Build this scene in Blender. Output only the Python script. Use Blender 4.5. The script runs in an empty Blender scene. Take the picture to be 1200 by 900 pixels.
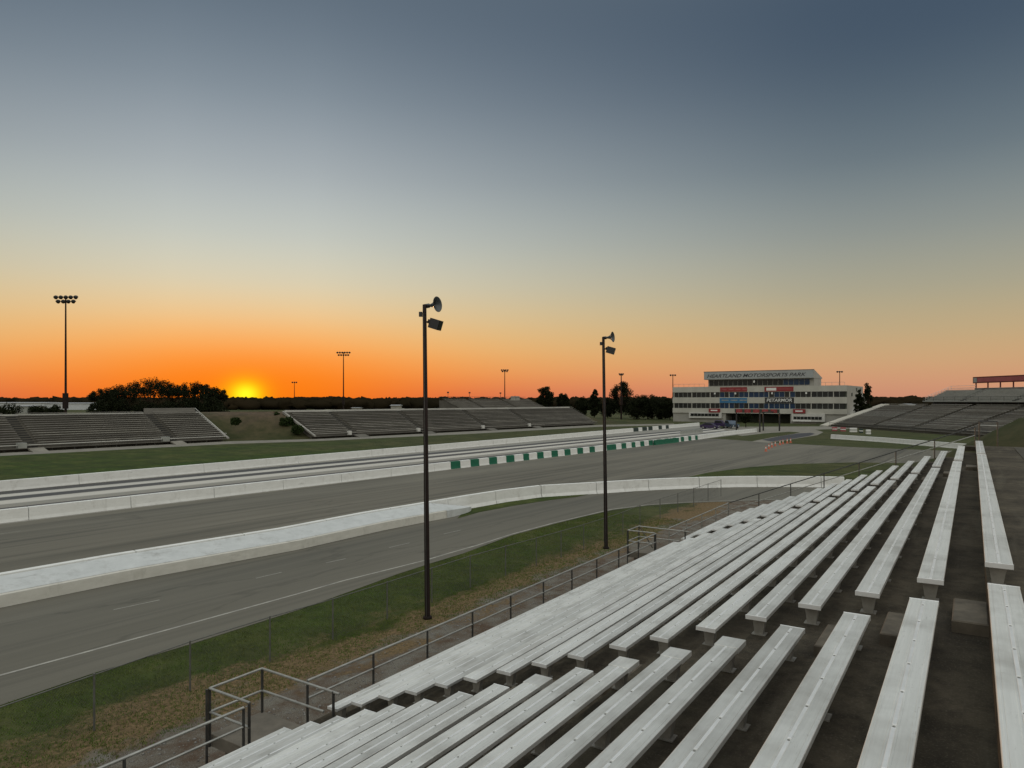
import bpy, math, random
import numpy as np
from mathutils import Vector, Matrix, noise as mnoise
random.seed(7); rng = np.random.default_rng(7)
SC = bpy.context.scene
C = SC.collection
R = math.radians
F = 832.0; YH = 469.0; CX = 600.0; H = 7.3     # lens in photo pixels, horizon row, eye height above the ground

# ------------------------------------------------------------------ helpers
def G(px, py, z=0.0):
    """point on the horizontal level z seen at a photo pixel"""
    D = F * (H - z) / (py - YH)
    return Vector(((px - CX) / F * D, D, z))
def PD(px, D, z=0.0):
    return Vector(((px - CX) / F * D, D, z))
def tag(o, label=None, cat=None, group=None, kind=None):
    if label: o['label'] = label
    if cat: o['category'] = cat
    if group: o['group'] = group
    if kind: o['kind'] = kind
    return o
def empty(name, loc=(0, 0, 0), rz=0.0):
    o = bpy.data.objects.new(name, None); C.objects.link(o)
    o.location = loc; o.rotation_euler = (0, 0, rz); o.empty_display_size = 0.2
    return o
class MB:
    """collects shapes, then links them as ONE mesh object"""
    def __init__(s): s.v = []; s.f = []
    def poly(s, pts):
        n = len(s.v); s.v += [tuple(p) for p in pts]; s.f.append(tuple(range(n, n + len(pts)))); return s
    def box(s, x0, x1, y0, y1, z0, z1, bev=0.0):
        n = len(s.v)
        if bev <= 0:
            s.v += [(x0,y0,z0),(x1,y0,z0),(x1,y1,z0),(x0,y1,z0),(x0,y0,z1),(x1,y0,z1),(x1,y1,z1),(x0,y1,z1)]
            s.f += [tuple(n+i for i in q) for q in ((3,2,1,0),(4,5,6,7),(0,1,5,4),(1,2,6,5),(2,3,7,6),(3,0,4,7))]
        else:
            b = bev
            s.v += [(x0,y0,z0),(x1,y0,z0),(x1,y1,z0),(x0,y1,z0),(x0,y0,z1-b),(x1,y0,z1-b),(x1,y1,z1-b),(x0,y1,z1-b),
                    (x0+b,y0+b,z1),(x1-b,y0+b,z1),(x1-b,y1-b,z1),(x0+b,y1-b,z1)]
            s.f += [tuple(n+i for i in q) for q in ((3,2,1,0),(0,1,5,4),(1,2,6,5),(2,3,7,6),(3,0,4,7),(4,5,9,8),(5,6,10,9),(6,7,11,10),(7,4,8,11),(8,9,10,11))]
        return s
    def tube(s, a, b, r0, r1=None, n=8, caps=True):
        r1 = r0 if r1 is None else r1
        a = Vector(a); b = Vector(b); d = (b - a)
        if d.length < 1e-6: return s
        d.normalize()
        u = d.orthogonal().normalized(); w = d.cross(u)
        k = len(s.v)
        for (c, r) in ((a, r0), (b, r1)):
            for i in range(n):
                t = 2 * math.pi * i / n + .3
                s.v.append(tuple(c + u * (r * math.cos(t)) + w * (r * math.sin(t))))
        for i in range(n):
            j = (i + 1) % n; s.f.append((k+i, k+j, k+n+j, k+n+i))
        if caps:
            s.f.append(tuple(k + i for i in reversed(range(n)))); s.f.append(tuple(k + n + i for i in range(n)))
        return s
    def path(s, pts, r, n=8):
        for a, b in zip(pts[:-1], pts[1:]): s.tube(a, b, r, r, n)
        return s
    def lathe(s, a, d, prof, n=16):
        """prof: (distance along d, radius)"""
        a = Vector(a); d = Vector(d).normalized(); u = d.orthogonal().normalized(); w = d.cross(u); k = len(s.v)
        for (h, r) in prof:
            for i in range(n):
                t = 2 * math.pi * i / n
                s.v.append(tuple(a + d * h + u * (r * math.cos(t)) + w * (r * math.sin(t))))
        for q in range(len(prof) - 1):
            for i in range(n):
                j = (i + 1) % n; s.f.append((k+q*n+i, k+q*n+j, k+(q+1)*n+j, k+(q+1)*n+i))
        return s
    def prism(s, prof, x0, x1):
        """closed profile of (y,z), extruded along x"""
        n = len(prof); k = len(s.v)
        s.v += [(x0, y, z) for y, z in prof] + [(x1, y, z) for y, z in prof]
        s.f += [tuple(k + i for i in range(n)), tuple(k + n + i for i in reversed(range(n)))]
        for i in range(n):
            j = (i + 1) % n; s.f.append((k+j, k+i, k+n+i, k+n+j))
        return s
    def sweep(s, pts, prof, close=True, endf=(1, 1)):
        """closed profile (offset to the left of travel, z) along a ground polyline"""
        pts = [Vector(p) for p in pts]; n = len(prof); k = len(s.v)
        for i, p in enumerate(pts):
            a = pts[max(i-1, 0)]; b = pts[min(i+1, len(pts)-1)]
            d = (b - a); d.z = 0; d.normalize(); nn = Vector((-d.y, d.x, 0))
            for (o, z) in prof: s.v.append(tuple(p + nn * o + Vector((0, 0, z))))
        for i in range(len(pts) - 1):
            for q in range(n if close else n - 1):
                r = (q + 1) % n
                s.f.append((k+i*n+q, k+(i+1)*n+q, k+(i+1)*n+r, k+i*n+r))
        if close:
            s.f.append(tuple(k + q for q in range(n)))
            s.f.append(tuple(k + (len(pts)-1)*n + q for q in reversed(range(n))))
        return s
    def build(s, name, mat, parent=None, smooth=False):
        me = bpy.data.meshes.new(name); me.from_pydata(s.v, [], s.f); me.update()
        if smooth: me.polygons.foreach_set('use_smooth', [True] * len(me.polygons))
        import bmesh
        bm = bmesh.new(); bm.from_mesh(me); bmesh.ops.recalc_face_normals(bm, faces=bm.faces); bm.to_mesh(me); bm.free()
        me.materials.append(mat)
        o = bpy.data.objects.new(name, me); C.objects.link(o)
        if parent: o.parent = parent
        return o
def raw_mesh(name, v, f, mat, parent=None, smooth=False):
    """fast mesh from numpy arrays of equal sized faces"""
    v = np.asarray(v, dtype=np.float32); f = np.asarray(f, dtype=np.int32); k = f.shape[1]
    me = bpy.data.meshes.new(name)
    me.vertices.add(len(v)); me.vertices.foreach_set('co', v.ravel())
    me.loops.add(f.size); me.loops.foreach_set('vertex_index', f.ravel())
    me.polygons.add(len(f)); me.polygons.foreach_set('loop_start', np.arange(0, f.size, k, dtype=np.int32))
    if smooth: me.polygons.foreach_set('use_smooth', np.ones(len(f), dtype=bool))
    me.update(calc_edges=True); me.validate(); me.materials.append(mat)
    o = bpy.data.objects.new(name, me); C.objects.link(o)
    if parent: o.parent = parent
    return o
def copy_tree(o, parent=None):
    c = o.copy(); C.objects.link(c); c.parent = parent
    for ch in [q for q in o.children]: copy_tree(ch, c)
    return c

# ------------------------------------------------------------------ materials
class NT:
    def __init__(s, name):
        s.m = bpy.data.materials.new(name); s.m.use_nodes = True; s.t = s.m.node_tree
        s.b = s.t.nodes['Principled BSDF']
    def n(s, kind, **kw):
        q = s.t.nodes.new(kind)
        for k, v in kw.items(): setattr(q, k, v)
        return q
    def l(s, a, b): s.t.links.new(a, b)
    def coord(s, az=0.0, sc=(1, 1, 1)):
        """world position laid along a compass direction: (along, across, up) times sc"""
        g = s.n('ShaderNodeNewGeometry'); c = s.n('ShaderNodeCombineXYZ')
        for i, d in enumerate(((math.sin(az), math.cos(az), 0), (-math.cos(az), math.sin(az), 0), (0, 0, 1))):
            v = s.n('ShaderNodeVectorMath', operation='DOT_PRODUCT'); s.l(g.outputs['Position'], v.inputs[0])
            v.inputs[1].default_value = tuple(q * sc[i] for q in d); s.l(v.outputs['Value'], c.inputs[i])
        return c.outputs[0]
    def noise(s, vec, scale, detail=4, rough=.6):
        q = s.n('ShaderNodeTexNoise'); q.inputs['Scale'].default_value = scale; q.inputs['Detail'].default_value = detail
        q.inputs['Roughness'].default_value = rough; s.l(vec, q.inputs['Vector']); return q.outputs['Fac']
    def ramp(s, fac, stops, interp='LINEAR'):
        q = s.n('ShaderNodeValToRGB'); e = q.color_ramp; e.interpolation = interp
        while len(e.elements) < len(stops): e.elements.new(.5)
        for el, (p, c) in zip(e.elements, stops):
            el.position = p; el.color = (c[0], c[1], c[2], 1) if hasattr(c, '__len__') else (c, c, c, 1)
        s.l(fac, q.inputs[0]); return q.outputs[0]
    def mix(s, fac, a, b, mode='MIX'):
        q = s.n('ShaderNodeMix', data_type='RGBA', blend_type=mode)
        for sock, val in ((q.inputs[0], fac), (q.inputs[6], a), (q.inputs[7], b)):
            if hasattr(val, 'links') or hasattr(val, 'is_linked'): s.l(val, sock)
            elif hasattr(val, '__len__'): sock.default_value = (val[0], val[1], val[2], 1)
            else: sock.default_value = val
        return q.outputs[2]
    def math(s, op, a, b=None, c=None, clamp=False):
        q = s.n('ShaderNodeMath', operation=op, use_clamp=clamp)
        for i, val in enumerate((a, b, c)):
            if val is None: continue
            if hasattr(val, 'is_linked'): s.l(val, q.inputs[i])
            else: q.inputs[i].default_value = val
        return q.outputs[0]
    def bump(s, h, strength=.3, dist=.02):
        q = s.n('ShaderNodeBump'); q.inputs['Strength'].default_value = strength; q.inputs['Distance'].default_value = dist
        s.l(h, q.inputs['Height']); s.l(q.outputs[0], s.b.inputs['Normal'])
    def out(s, col, rough=.8, metal=0.0, spec=None):
        if hasattr(col, 'is_linked'): s.l(col, s.b.inputs['Base Color'])
        else: s.b.inputs['Base Color'].default_value = (col[0], col[1], col[2], 1)
        if hasattr(rough, 'is_linked'): s.l(rough, s.b.inputs['Roughness'])
        else: s.b.inputs['Roughness'].default_value = rough
        s.b.inputs['Metallic'].default_value = metal
        if spec is not None: s.b.inputs['Specular IOR Level'].default_value = spec
        return s.m
def simple(name, c, c2=None, scale=3.0, rough=.7, metal=0.0, az=0, st=(1, 1, 1), bump=0.0, spec=None):
    t = NT(name); c2 = c2 or tuple(q * .75 for q in c)
    n = t.noise(t.coord(az, st), scale)
    if bump: t.bump(n, bump)
    return t.out(t.mix(t.ramp(n, ((.3, 0), (.7, 1))), c, c2), rough, metal, spec)

A = R(32.95)          # stand and fence run along this bearing
TA = R(35.3)          # the track's bearing
M = {}
def make_mats():
    # weathered aluminium seat planks
    t = NT('aluminium_plank'); co = t.coord(A, (.35, 6, 6)); n1 = t.noise(co, 3.0, 5, .65); n2 = t.noise(t.coord(A, (1, 1, 1)), 1.3, 4)
    fine = t.noise(t.coord(A, (4, 60, 60)), 3, 3)
    spots = t.noise(t.coord(A, (1, 1, 1)), 22, 3, .7)
    c = t.mix(t.ramp(n1, ((.3, 0), (.72, 1))), (.74, .745, .715), (.58, .585, .56))
    c = t.mix(t.ramp(n2, ((.46, 0), (.74, .6))), c, (.30, .29, .26))
    c = t.mix(t.ramp(spots, ((.66, 0), (.74, .5))), c, (.38, .37, .34))
    oi = t.n('ShaderNodeObjectInfo'); rv = t.math('MULTIPLY_ADD', oi.outputs['Random'], .26, .87); hsv = t.n('ShaderNodeHueSaturation'); t.l(c, hsv.inputs['Color']); t.l(rv, hsv.inputs['Value']); c = hsv.outputs[0]
    scr = t.noise(t.coord(A, (1.5, 14, 14)), 2.2, 6, .8); c = t.mix(t.ramp(scr, ((.60, 0), (.68, .45))), c, (.33, .325, .30))
    t.bump(fine, .12, .004)
    M['alu'] = t.out(c, t.ramp(n1, ((.2, .38), (.8, .52))), .45)
    M['alu_bead'] = simple('polished_bead', (.84, .85, .85), (.70, .71, .70), 5, .40, .4)
    M['bolt'] = simple('bolt_steel', (.24, .24, .23), (.18, .18, .17), 5, .5, .3)
    M['fence'] = simple('dull_fence_wire', (.15, .155, .14), (.10, .10, .09), 5, .6, .3)
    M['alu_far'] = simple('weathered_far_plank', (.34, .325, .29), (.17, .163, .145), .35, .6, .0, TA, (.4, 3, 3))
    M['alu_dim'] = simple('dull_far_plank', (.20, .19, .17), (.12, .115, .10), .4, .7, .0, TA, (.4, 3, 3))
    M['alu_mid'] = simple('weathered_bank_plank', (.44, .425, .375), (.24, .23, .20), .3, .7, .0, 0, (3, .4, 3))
    M['ramp'] = simple('ramp_concrete', (.50, .48, .41), (.38, .36, .31), .5, .9)
    M['alu_side'] = simple('pale_far_plank', (.62, .62, .58), (.44, .44, .41), .5, .5, .2, TA, (.4, 3, 3))
    M['galv'] = simple('galvanised_tube', (.42, .42, .39), (.28, .28, .26), 6, .45, .6)
    M['galv_dark'] = simple('dark_tube', (.085, .085, .08), (.05, .05, .048), 5, .5, .5)  # darker tone of the tube metal, used on most posts
    # stained dark terrace concrete
    t = NT('stained_concrete'); p = t.coord(A, (1, 1, 1)); n = t.noise(p, .9, 7, .65); n2 = t.noise(p, 7, 5, .7); n3 = t.noise(p, 55, 3, .6); st = t.noise(t.coord(A, (.25, 2.2, 2.2)), 1.2, 4)
    c = t.mix(t.ramp(n, ((.36, 0), (.62, 1))), (.028, .023, .015), (.088, .074, .051))
    c = t.mix(t.ramp(n2, ((.42, 0), (.72, .65))), c, (.012, .010, .007))
    c = t.mix(t.ramp(st, ((.55, 0), (.7, .5))), c, (.10, .09, .066))
    c = t.mix(t.ramp(n3, ((.55, 0), (.75, .35))), c, (.17, .15, .12))
    t.bump(t.math('ADD', n2, t.math('MULTIPLY', n3, .35)), .5, .012)
    M['terrace'] = t.out(c, .92, 0, .25)
    M['slab2'] = simple('walkway_concrete', (.085, .078, .062), (.042, .039, .031), 1.6, .92, bump=.4, spec=.25)
    M['step'] = simple('step_concrete', (.135, .115, .085), (.055, .047, .035), 4, .9, bump=.3)
    M['slab'] = simple('landing_concrete', (.17, .15, .12), (.10, .09, .072), 3, .9, bump=.3)
    M['pedestal'] = simple('bracket_metal', (.33, .32, .29), (.2, .19, .17), 7, .55, .4)
    # asphalt with streaks along the track
    def road(name, c0, c1, c2, az, crack=True):
        t = NT(name); st = t.noise(t.coord(az, (.012, .45, .3)), 1.0, 5, .6); st2 = t.noise(t.coord(az, (.03, 1.6, 1)), 1.0, 4, .6)
        big = t.noise(t.coord(az, (.02, .05, .05)), 1.0, 4); gr = t.noise(t.coord(az), 18, 4, .8)
        c = t.mix(t.ramp(st, ((.32, 0), (.68, 1))), c0, c1)
        c = t.mix(t.ramp(st2, ((.48, 0), (.68, .75))), c, c2)
        c = t.mix(t.ramp(big, ((.4, 0), (.65, .5))), c, tuple(q * 1.2 for q in c1))
        c = t.mix(t.ramp(gr, ((.35, 0), (.8, .25))), c, c0)
        if crack:
            v = t.n('ShaderNodeTexVoronoi', feature='DISTANCE_TO_EDGE'); v.inputs['Scale'].default_value = .09
            wob = t.n('ShaderNodeVectorMath', operation='ADD'); nn = t.n('ShaderNodeTexNoise'); nn.inputs['Scale'].default_value = .5; nn.inputs['Detail'].default_value = 5
            cc = t.coord(az, (.35, 1.6, 1)); t.l(cc, nn.inputs['Vector']); 
            sc = t.n('ShaderNodeVectorMath', operation='SCALE'); sc.inputs['Scale'].default_value = 3.0; t.l(nn.outputs['Color'], sc.inputs[0])
            t.l(cc, wob.inputs[0]); t.l(sc.outputs[0], wob.inputs[1]); t.l(wob.outputs[0], v.inputs['Vector'])
            c = t.mix(t.ramp(v.outputs['Distance'], ((.0, .35), (.008, 0))), c, tuple(q * .35 for q in c0))
        t.bump(gr, .25, .01)
        return t.out(c, .75, 0, .35)
    M['road'] = road('return_road_asphalt', (.086, .081, .063), (.138, .129, .103), (.060, .057, .046), TA)
    M['track'] = road('track_asphalt', (.072, .068, .053), (.165, .153, .120), (.038, .036, .030), TA)
    M['path'] = simple('gravel_path', (.24, .225, .19), (.15, .14, .115), .6, .95, bump=.2)
    M['darkpatch'] = simple('new_asphalt', (.035, .035, .042), (.025, .025, .03), 1, .8)
    # drag lanes with rubber grooves laid across the strip
    t = NT('drag_lane_concrete'); p = t.coord(TA); sx = t.n('ShaderNodeSeparateXYZ'); t.l(p, sx.inputs[0])
    wob = t.noise(t.coord(TA, (.02, .1, 0)), 1, 3)
    u = t.math('ADD', sx.outputs[1], t.math('MULTIPLY', t.math('SUBTRACT', wob, .5), .5))
    u = t.math('DIVIDE', t.math('SUBTRACT', u, LAT0), 17.5)
    pale, mid, dark = (.50, .48, .43), (.23, .22, .19), (.035, .033, .034)
    q = lambda x: (x - 48.9) / 17.5
    c = t.ramp(u, ((0, mid), (q(51.2), pale), (q(51.7), dark), (q(53.0), dark), (q(53.4), pale), (q(54.7), pale), (q(54.95), dark), (q(55.7), dark),
                   (q(56.0), mid), (q(57.6), mid), (q(58.0), pale), (q(59.8), pale), (q(60.2), dark), (q(61.8), dark), (q(62.2), pale), (q(63.7), pale), (q(64.0), dark), (q(65.8), dark), (q(66.3), mid)))
    n = t.noise(t.coord(TA, (.04, 1.2, 1)), 1.2, 5); c = t.mix(t.ramp(n, ((.45, 0), (.85, .4))), c, (.14, .135, .12))
    M['lane'] = t.out(c, .6, 0, .4)
    # white painted concrete, dirty
    def paint(name, c0, c1, stain, amt=.8):
        t = NT(name); n = t.noise(t.coord(TA, (1, 1, 2.5)), 1.4, 6, .7); n2 = t.noise(t.coord(TA, (.8, .8, .35)), 1.6, 5, .7)
        n3 = t.noise(t.coord(TA, (.3, 1, 2)), 2.2, 6, .75)
        c = t.mix(t.ramp(n, ((.3, 0), (.7, 1))), c0, c1)
        c = t.mix(t.ramp(n2, ((.55, 0), (.85, amt))), c, stain)
        c = t.mix(t.ramp(n3, ((.61, 0), (.70, amt * .6))), c, tuple(q * .5 for q in stain))
        t.bump(n3, .25, .01); return t.out(c, .7, 0, .3)
    M['white'] = paint('white_barrier_paint', (.74, .75, .73), (.64, .645, .62), (.40, .39, .35))
    M['apron'] = paint('sky_tinted_apron_paint', (.56, .58, .575), (.46, .48, .475), (.30, .30, .28), .9)  # cool sky light on the slope put into its paint colour
    M['white_low'] = paint('worn_curb_paint', (.58, .57, .52), (.48, .47, .42), (.27, .26, .22), .8)
    M['green'] = paint('green_barrier_paint', (.012, .135, .075), (.009, .095, .055), (.02, .07, .05), .4)
    M['dkgreen'] = paint('dark_barrier_paint', (.03, .05, .045), (.02, .035, .03), (.04, .045, .04), .4)
    M['marking'] = simple('road_paint', (.42, .41, .36), (.22, .21, .19), 1.6, .8)
    # ground: green grass, dry grass and gravel near the stand
    t = NT('ground_cover'); p = t.coord(A); sx = t.n('ShaderNodeSeparateXYZ'); t.l(p, sx.inputs[0])
    n = t.noise(t.coord(A, (.16, .45, 1)), 1, 6, .65); n2 = t.noise(t.coord(A, (1, 1, 1)), 1.1, 6, .7); n3 = t.noise(p, 9, 5, .8); n4 = t.noise(p, 38, 4, .8); far = t.noise(t.coord(TA, (.012, .05, 0)), 1, 5, .6)
    g = t.mix(t.ramp(n, ((.35, 0), (.65, 1))), (.036, .088, .009), (.082, .104, .017))
    g = t.mix(t.ramp(n2, ((.42, 0), (.62, .9))), g, (.020, .042, .007))
    g = t.mix(t.ramp(far, ((.40, 0), (.62, .8))), g, (.098, .088, .038))
    g = t.mix(t.ramp(t.math('DIVIDE', sx.outputs[0], 200), ((.3, 0), (.5, .55))), g, (.085, .076, .042))
    g = t.mix(t.ramp(n3, ((.4, 0), (.8, .6))), g, (.020, .034, .008))
    mid = t.noise(t.coord(TA, (.25, .12, 1)), 1.6, 6, .75); g = t.mix(t.ramp(mid, ((.40, 0), (.62, .75))), g, (.022, .034, .010)); g = t.mix(t.ramp(mid, ((.30, .55), (.42, 0))), g, (.105, .10, .045))
    dry = t.mix(t.ramp(n3, ((.38, 0), (.62, 1))), (.23, .160, .085), (.075, .056, .028))
    st = t.mix(t.ramp(n4, ((.38, 0), (.62, 1))), (.075, .068, .054), (.25, .235, .20))
    st = t.mix(t.ramp(n2, ((.4, 0), (.62, .85))), st, (.085, .052, .032))
    dist = t.math('ADD', sx.outputs[1], t.math('MULTIPLY', t.math('SUBTRACT', n, .5), 7.0))
    dist = t.math('ADD', dist, t.math('MULTIPLY', t.math('SUBTRACT', n2, .5), 3.2))
    near = t.math('LESS_THAN', sx.outputs[0], 60)
    kd = t.math('MULTIPLY', t.ramp(t.math('DIVIDE', dist, 20), ((.795, 1), (.85, 0))), near)
    ks = t.math('MULTIPLY', t.ramp(t.math('DIVIDE', dist, 20), ((.705, 1), (.75, 0))), near)
    pos = t.math('GREATER_THAN', sx.outputs[1], -30)
    c = t.mix(t.math('MULTIPLY', kd, pos), g, dry); c = t.mix(t.math('MULTIPLY', ks, pos), c, st)
    t.bump(t.math('ADD', n3, t.math('MULTIPLY', n4, .5)), .7, .05)
    M['ground'] = t.out(c, .95, 0, .15)
    # berms behind the stands
    t = NT('berm_cover'); p = t.coord(TA); n = t.noise(t.coord(TA, (.05, .12, .1)), 1, 6, .65); n2 = t.noise(p, .7, 6, .7)
    g = t.mix(t.ramp(n, ((.4, 0), (.62, 1))), (.034, .042, .014), (.070, .060, .031)); g = t.mix(t.ramp(n2, ((.4, 0), (.75, .7))), g, (.018, .026, .008))
    geo = t.n('ShaderNodeNewGeometry'); v = t.n('ShaderNodeVectorMath', operation='DISTANCE'); t.l(geo.outputs['Position'], v.inputs[0]); v.inputs[1].default_value = (-50, 146, 2)
    d = t.math('ADD', v.outputs['Value'], t.math('MULTIPLY', t.math('SUBTRACT', n, .5), 26))
    dirt = t.mix(t.ramp(n2, ((.3, 0), (.7, 1))), (.120, .086, .056), (.055, .044, .030))
    c = t.mix(t.ramp(t.math('DIVIDE', d, 40), ((.22, 1), (.36, 0))), g, dirt)
    M['berm'] = t.out(c, .95, 0, .15)
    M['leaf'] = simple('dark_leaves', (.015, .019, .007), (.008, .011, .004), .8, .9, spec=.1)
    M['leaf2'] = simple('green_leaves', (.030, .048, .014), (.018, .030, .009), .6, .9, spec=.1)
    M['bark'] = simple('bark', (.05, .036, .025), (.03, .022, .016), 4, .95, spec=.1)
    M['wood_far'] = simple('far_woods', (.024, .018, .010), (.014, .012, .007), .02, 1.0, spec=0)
    M['grass'] = simple('grass_blades', (.075, .14, .022), (.12, .13, .04), .8, .9, spec=.1)
    M['stone'] = simple('loose_stone', (.24, .23, .21), (.10, .095, .085), 9, .9)
    M['pole'] = simple('dark_pole_steel', (.024, .014, .012), (.012, .009, .008), 3, .8, 0, spec=.2)
    M['horn'] = simple('grey_horn', (.07, .08, .085), (.05, .058, .06), 3, .4, .2)
    M['black'] = simple('black_housing', (.02, .02, .021), (.014, .014, .015), 3, .5)
    M['bwall'] = simple('building_cladding', (.47, .465, .415), (.39, .385, .34), .4, .7, st=(1, 1, .4))
    M['bwall2'] = simple('building_side', (.34, .335, .30), (.28, .275, .25), .4, .7)
    M['fascia'] = simple('sign_fascia', (.36, .38, .38), (.30, .32, .32), .4, .7)
    M['btrim'] = simple('building_trim', (.55, .55, .52), (.46, .46, .43), .6, .7)
    M['broof'] = simple('building_roof', (.16, .15, .14), (.12, .11, .10), .5, .8)
    M['recess'] = simple('recessed_wall', (.055, .065, .045), (.04, .045, .035), .5, .9)
    M['glass'] = simple('dark_window_glass', (.012, .015, .016), (.028, .03, .027), .35, .15, 0, spec=.3)
    M['glass_refl'] = simple('blue_reflection_glass', (.010, .030, .075), (.015, .04, .085), .4, .15, 0, spec=.3)  # blue reflection of the banners put into the glass colour
    M['red'] = simple('red_sign', (.26, .022, .022), (.20, .018, .02), 1, .6)
    M['redd'] = simple('dark_red_frame', (.12, .014, .014), (.09, .012, .012), 1, .6)
    M['blue'] = simple('blue_sign', (.035, .17, .33), (.03, .13, .27), 1, .6)
    M['pink'] = simple('faded_red_panel', (.33, .08, .085), (.25, .06, .065), .5, .6)
    M['signtxt'] = simple('sign_lettering_white', (.75, .76, .74), (.68, .68, .66), 1, .6)
    M['signgrey'] = simple('sign_grey', (.30, .31, .29), (.22, .23, .21), 1, .6)
    M['title'] = simple('title_lettering', (.055, .055, .06), (.04, .04, .045), 1, .6)
    M['orange'] = simple('cone_orange', (.50, .12, .06), (.42, .10, .05), 4, .5)
    M['conew'] = simple('cone_white', (.7, .68, .62), (.6, .58, .54), 4, .5)
    M['purple'] = simple('purple_car_paint', (.045, .03, .085), (.03, .02, .06), 1, .25, .2)
    M['carblue'] = simple('blue_car_paint', (.06, .09, .13), (.045, .07, .10), 1, .25, .2)
    M['tyre'] = simple('tyre_rubber', (.02, .02, .02), (.014, .014, .014), 4, .8)
    M['rim'] = simple('wheel_rim', (.35, .35, .36), (.28, .28, .29), 4, .3, .7)
    M['shed'] = simple('shed_cladding', (.52, .54, .55), (.42, .44, .45), .05, .6)
    M['shedroof'] = simple('shed_roof', (.30, .31, .32), (.25, .26, .27), .05, .6)
    M['deck_dark'] = simple('stand_understructure', (.030, .030, .028), (.02, .02, .019), .5, .9)
    M['terr_far'] = simple('far_terrace', (.12, .112, .093), (.075, .07, .058), .25, .9)
    M['lamp'] = simple('lamp_housing', (.03, .03, .03), (.022, .022, .022), 1, .5)
# ---- lateral coordinate of the drag strip (distance left of the camera, across the track)
LAT0 = 48.9
make_mats()

# ------------------------------------------------------------------ camera, world, sun
cam_d = bpy.data.cameras.new('camera'); cam = bpy.data.objects.new('camera', cam_d); C.objects.link(cam)
cam.location = (0, 0, H); cam.rotation_euler = (R(90), 0, 0)
cam_d.sensor_width = 36; cam_d.lens = 36 * F / 1200; cam_d.shift_y = (YH - 450) / 1200; cam_d.clip_end = 6000; cam_d.clip_start = .05
SC.camera = cam
SUN_AZ = math.atan((288 - CX) / F)          # negative: left of straight ahead
SUN_EL = R(0.45)
w = bpy.data.worlds.new('World'); SC.world = w; w.use_nodes = True
class WT(NT):
    def __init__(s): s.t = w.node_tree
W = WT(); nt = w.node_tree
bg = nt.nodes['Background']
tc = W.n('ShaderNodeTexCoord'); sep = W.n('ShaderNodeSeparateXYZ'); nrm = W.n('ShaderNodeVectorMath', operation='NORMALIZE')
W.l(tc.outputs['Generated'], nrm.inputs[0]); W.l(nrm.outputs[0], sep.inputs[0])
el = W.math('MULTIPLY', W.math('ARCSINE', sep.outputs[2]), 180 / math.pi)     # elevation in degrees
az = W.math('MULTIPLY', W.math('ARCTAN2', sep.outputs[0], sep.outputs[1]), 180 / math.pi)
daz = W.math('SUBTRACT', az, math.degrees(SUN_AZ))
daz = W.math('ABSOLUTE', W.math('WRAP', daz, 180, -180))
def lin(c): return tuple(((q / 255 + .055) / 1.055) ** 2.4 if q / 255 > .04045 else q / 255 / 12.92 for q in c)
def eramp(stops):   # stops: (elevation deg, srgb)
    return W.ramp(W.math('DIVIDE', el, 90.0, clamp=True), [(e / 90.0, lin(c)) for e, c in stops], 'B_SPLINE')
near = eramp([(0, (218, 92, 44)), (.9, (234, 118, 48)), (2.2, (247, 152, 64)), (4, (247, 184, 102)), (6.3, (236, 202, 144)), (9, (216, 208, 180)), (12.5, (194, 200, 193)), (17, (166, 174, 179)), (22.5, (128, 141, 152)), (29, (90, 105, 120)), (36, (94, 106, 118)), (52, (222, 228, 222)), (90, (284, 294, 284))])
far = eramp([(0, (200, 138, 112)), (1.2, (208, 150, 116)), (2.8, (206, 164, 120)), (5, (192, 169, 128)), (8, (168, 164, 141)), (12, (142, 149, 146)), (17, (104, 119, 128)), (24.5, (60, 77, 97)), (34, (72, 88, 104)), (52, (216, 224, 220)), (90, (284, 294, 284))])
back = eramp([(0, (190, 175, 165)), (6, (215, 205, 190)), (18, (230, 228, 214)), (40, (260, 264, 252)), (90, (284, 294, 284))])  # unseen sky behind; like the overhead stops, brightened to light the scene
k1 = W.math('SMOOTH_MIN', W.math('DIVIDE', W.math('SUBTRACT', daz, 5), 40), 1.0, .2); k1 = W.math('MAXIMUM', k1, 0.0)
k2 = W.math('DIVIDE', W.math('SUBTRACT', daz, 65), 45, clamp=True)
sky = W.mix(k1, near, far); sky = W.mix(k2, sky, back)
# glow round the setting sun
sd = Vector((math.sin(SUN_AZ) * math.cos(SUN_EL), math.cos(SUN_AZ) * math.cos(SUN_EL), math.sin(SUN_EL)))
dx = W.math('MULTIPLY', daz, 1.0); dy = W.math('SUBTRACT', el, math.degrees(SUN_EL))
r2 = W.math('ADD', W.math('MULTIPLY', dx, dx), W.math('MULTIPLY', W.math('MULTIPLY', dy, dy), 1.5))
def gauss(sig): return W.math('EXPONENT', W.math('MULTIPLY', r2, -1.0 / (2 * sig * sig)))
wide2 = W.math('ADD', W.math('MULTIPLY', W.math('MULTIPLY', dx, dx), .10), W.math('MULTIPLY', dy, dy))
wide = W.math('EXPONENT', W.math('MULTIPLY', wide2, -1.0 / (2 * 2.9 ** 2)))
sky = W.mix(W.math('MULTIPLY', wide, .85), sky, lin((255, 128, 8)))
sky = W.mix(W.math('MULTIPLY', gauss(1.0), .9), sky, (1.0, .62, .0))
sky = W.mix(gauss(.56), sky, (1.25, 1.02, .02))
nish = W.n('ShaderNodeTexSky', sky_type='NISHITA', sun_disc=False); nish.sun_elevation = R(1.0); nish.sun_rotation = SUN_AZ; nish.air_density = 1.0; nish.dust_density = 2.0
sky = W.mix(1.0, sky, W.mix(1.0, nish.outputs[0], (.0015, .0015, .0015), 'MULTIPLY'), 'ADD')
W.l(sky, bg.inputs['Color']); bg.inputs['Strength'].default_value = 1.0
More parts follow.
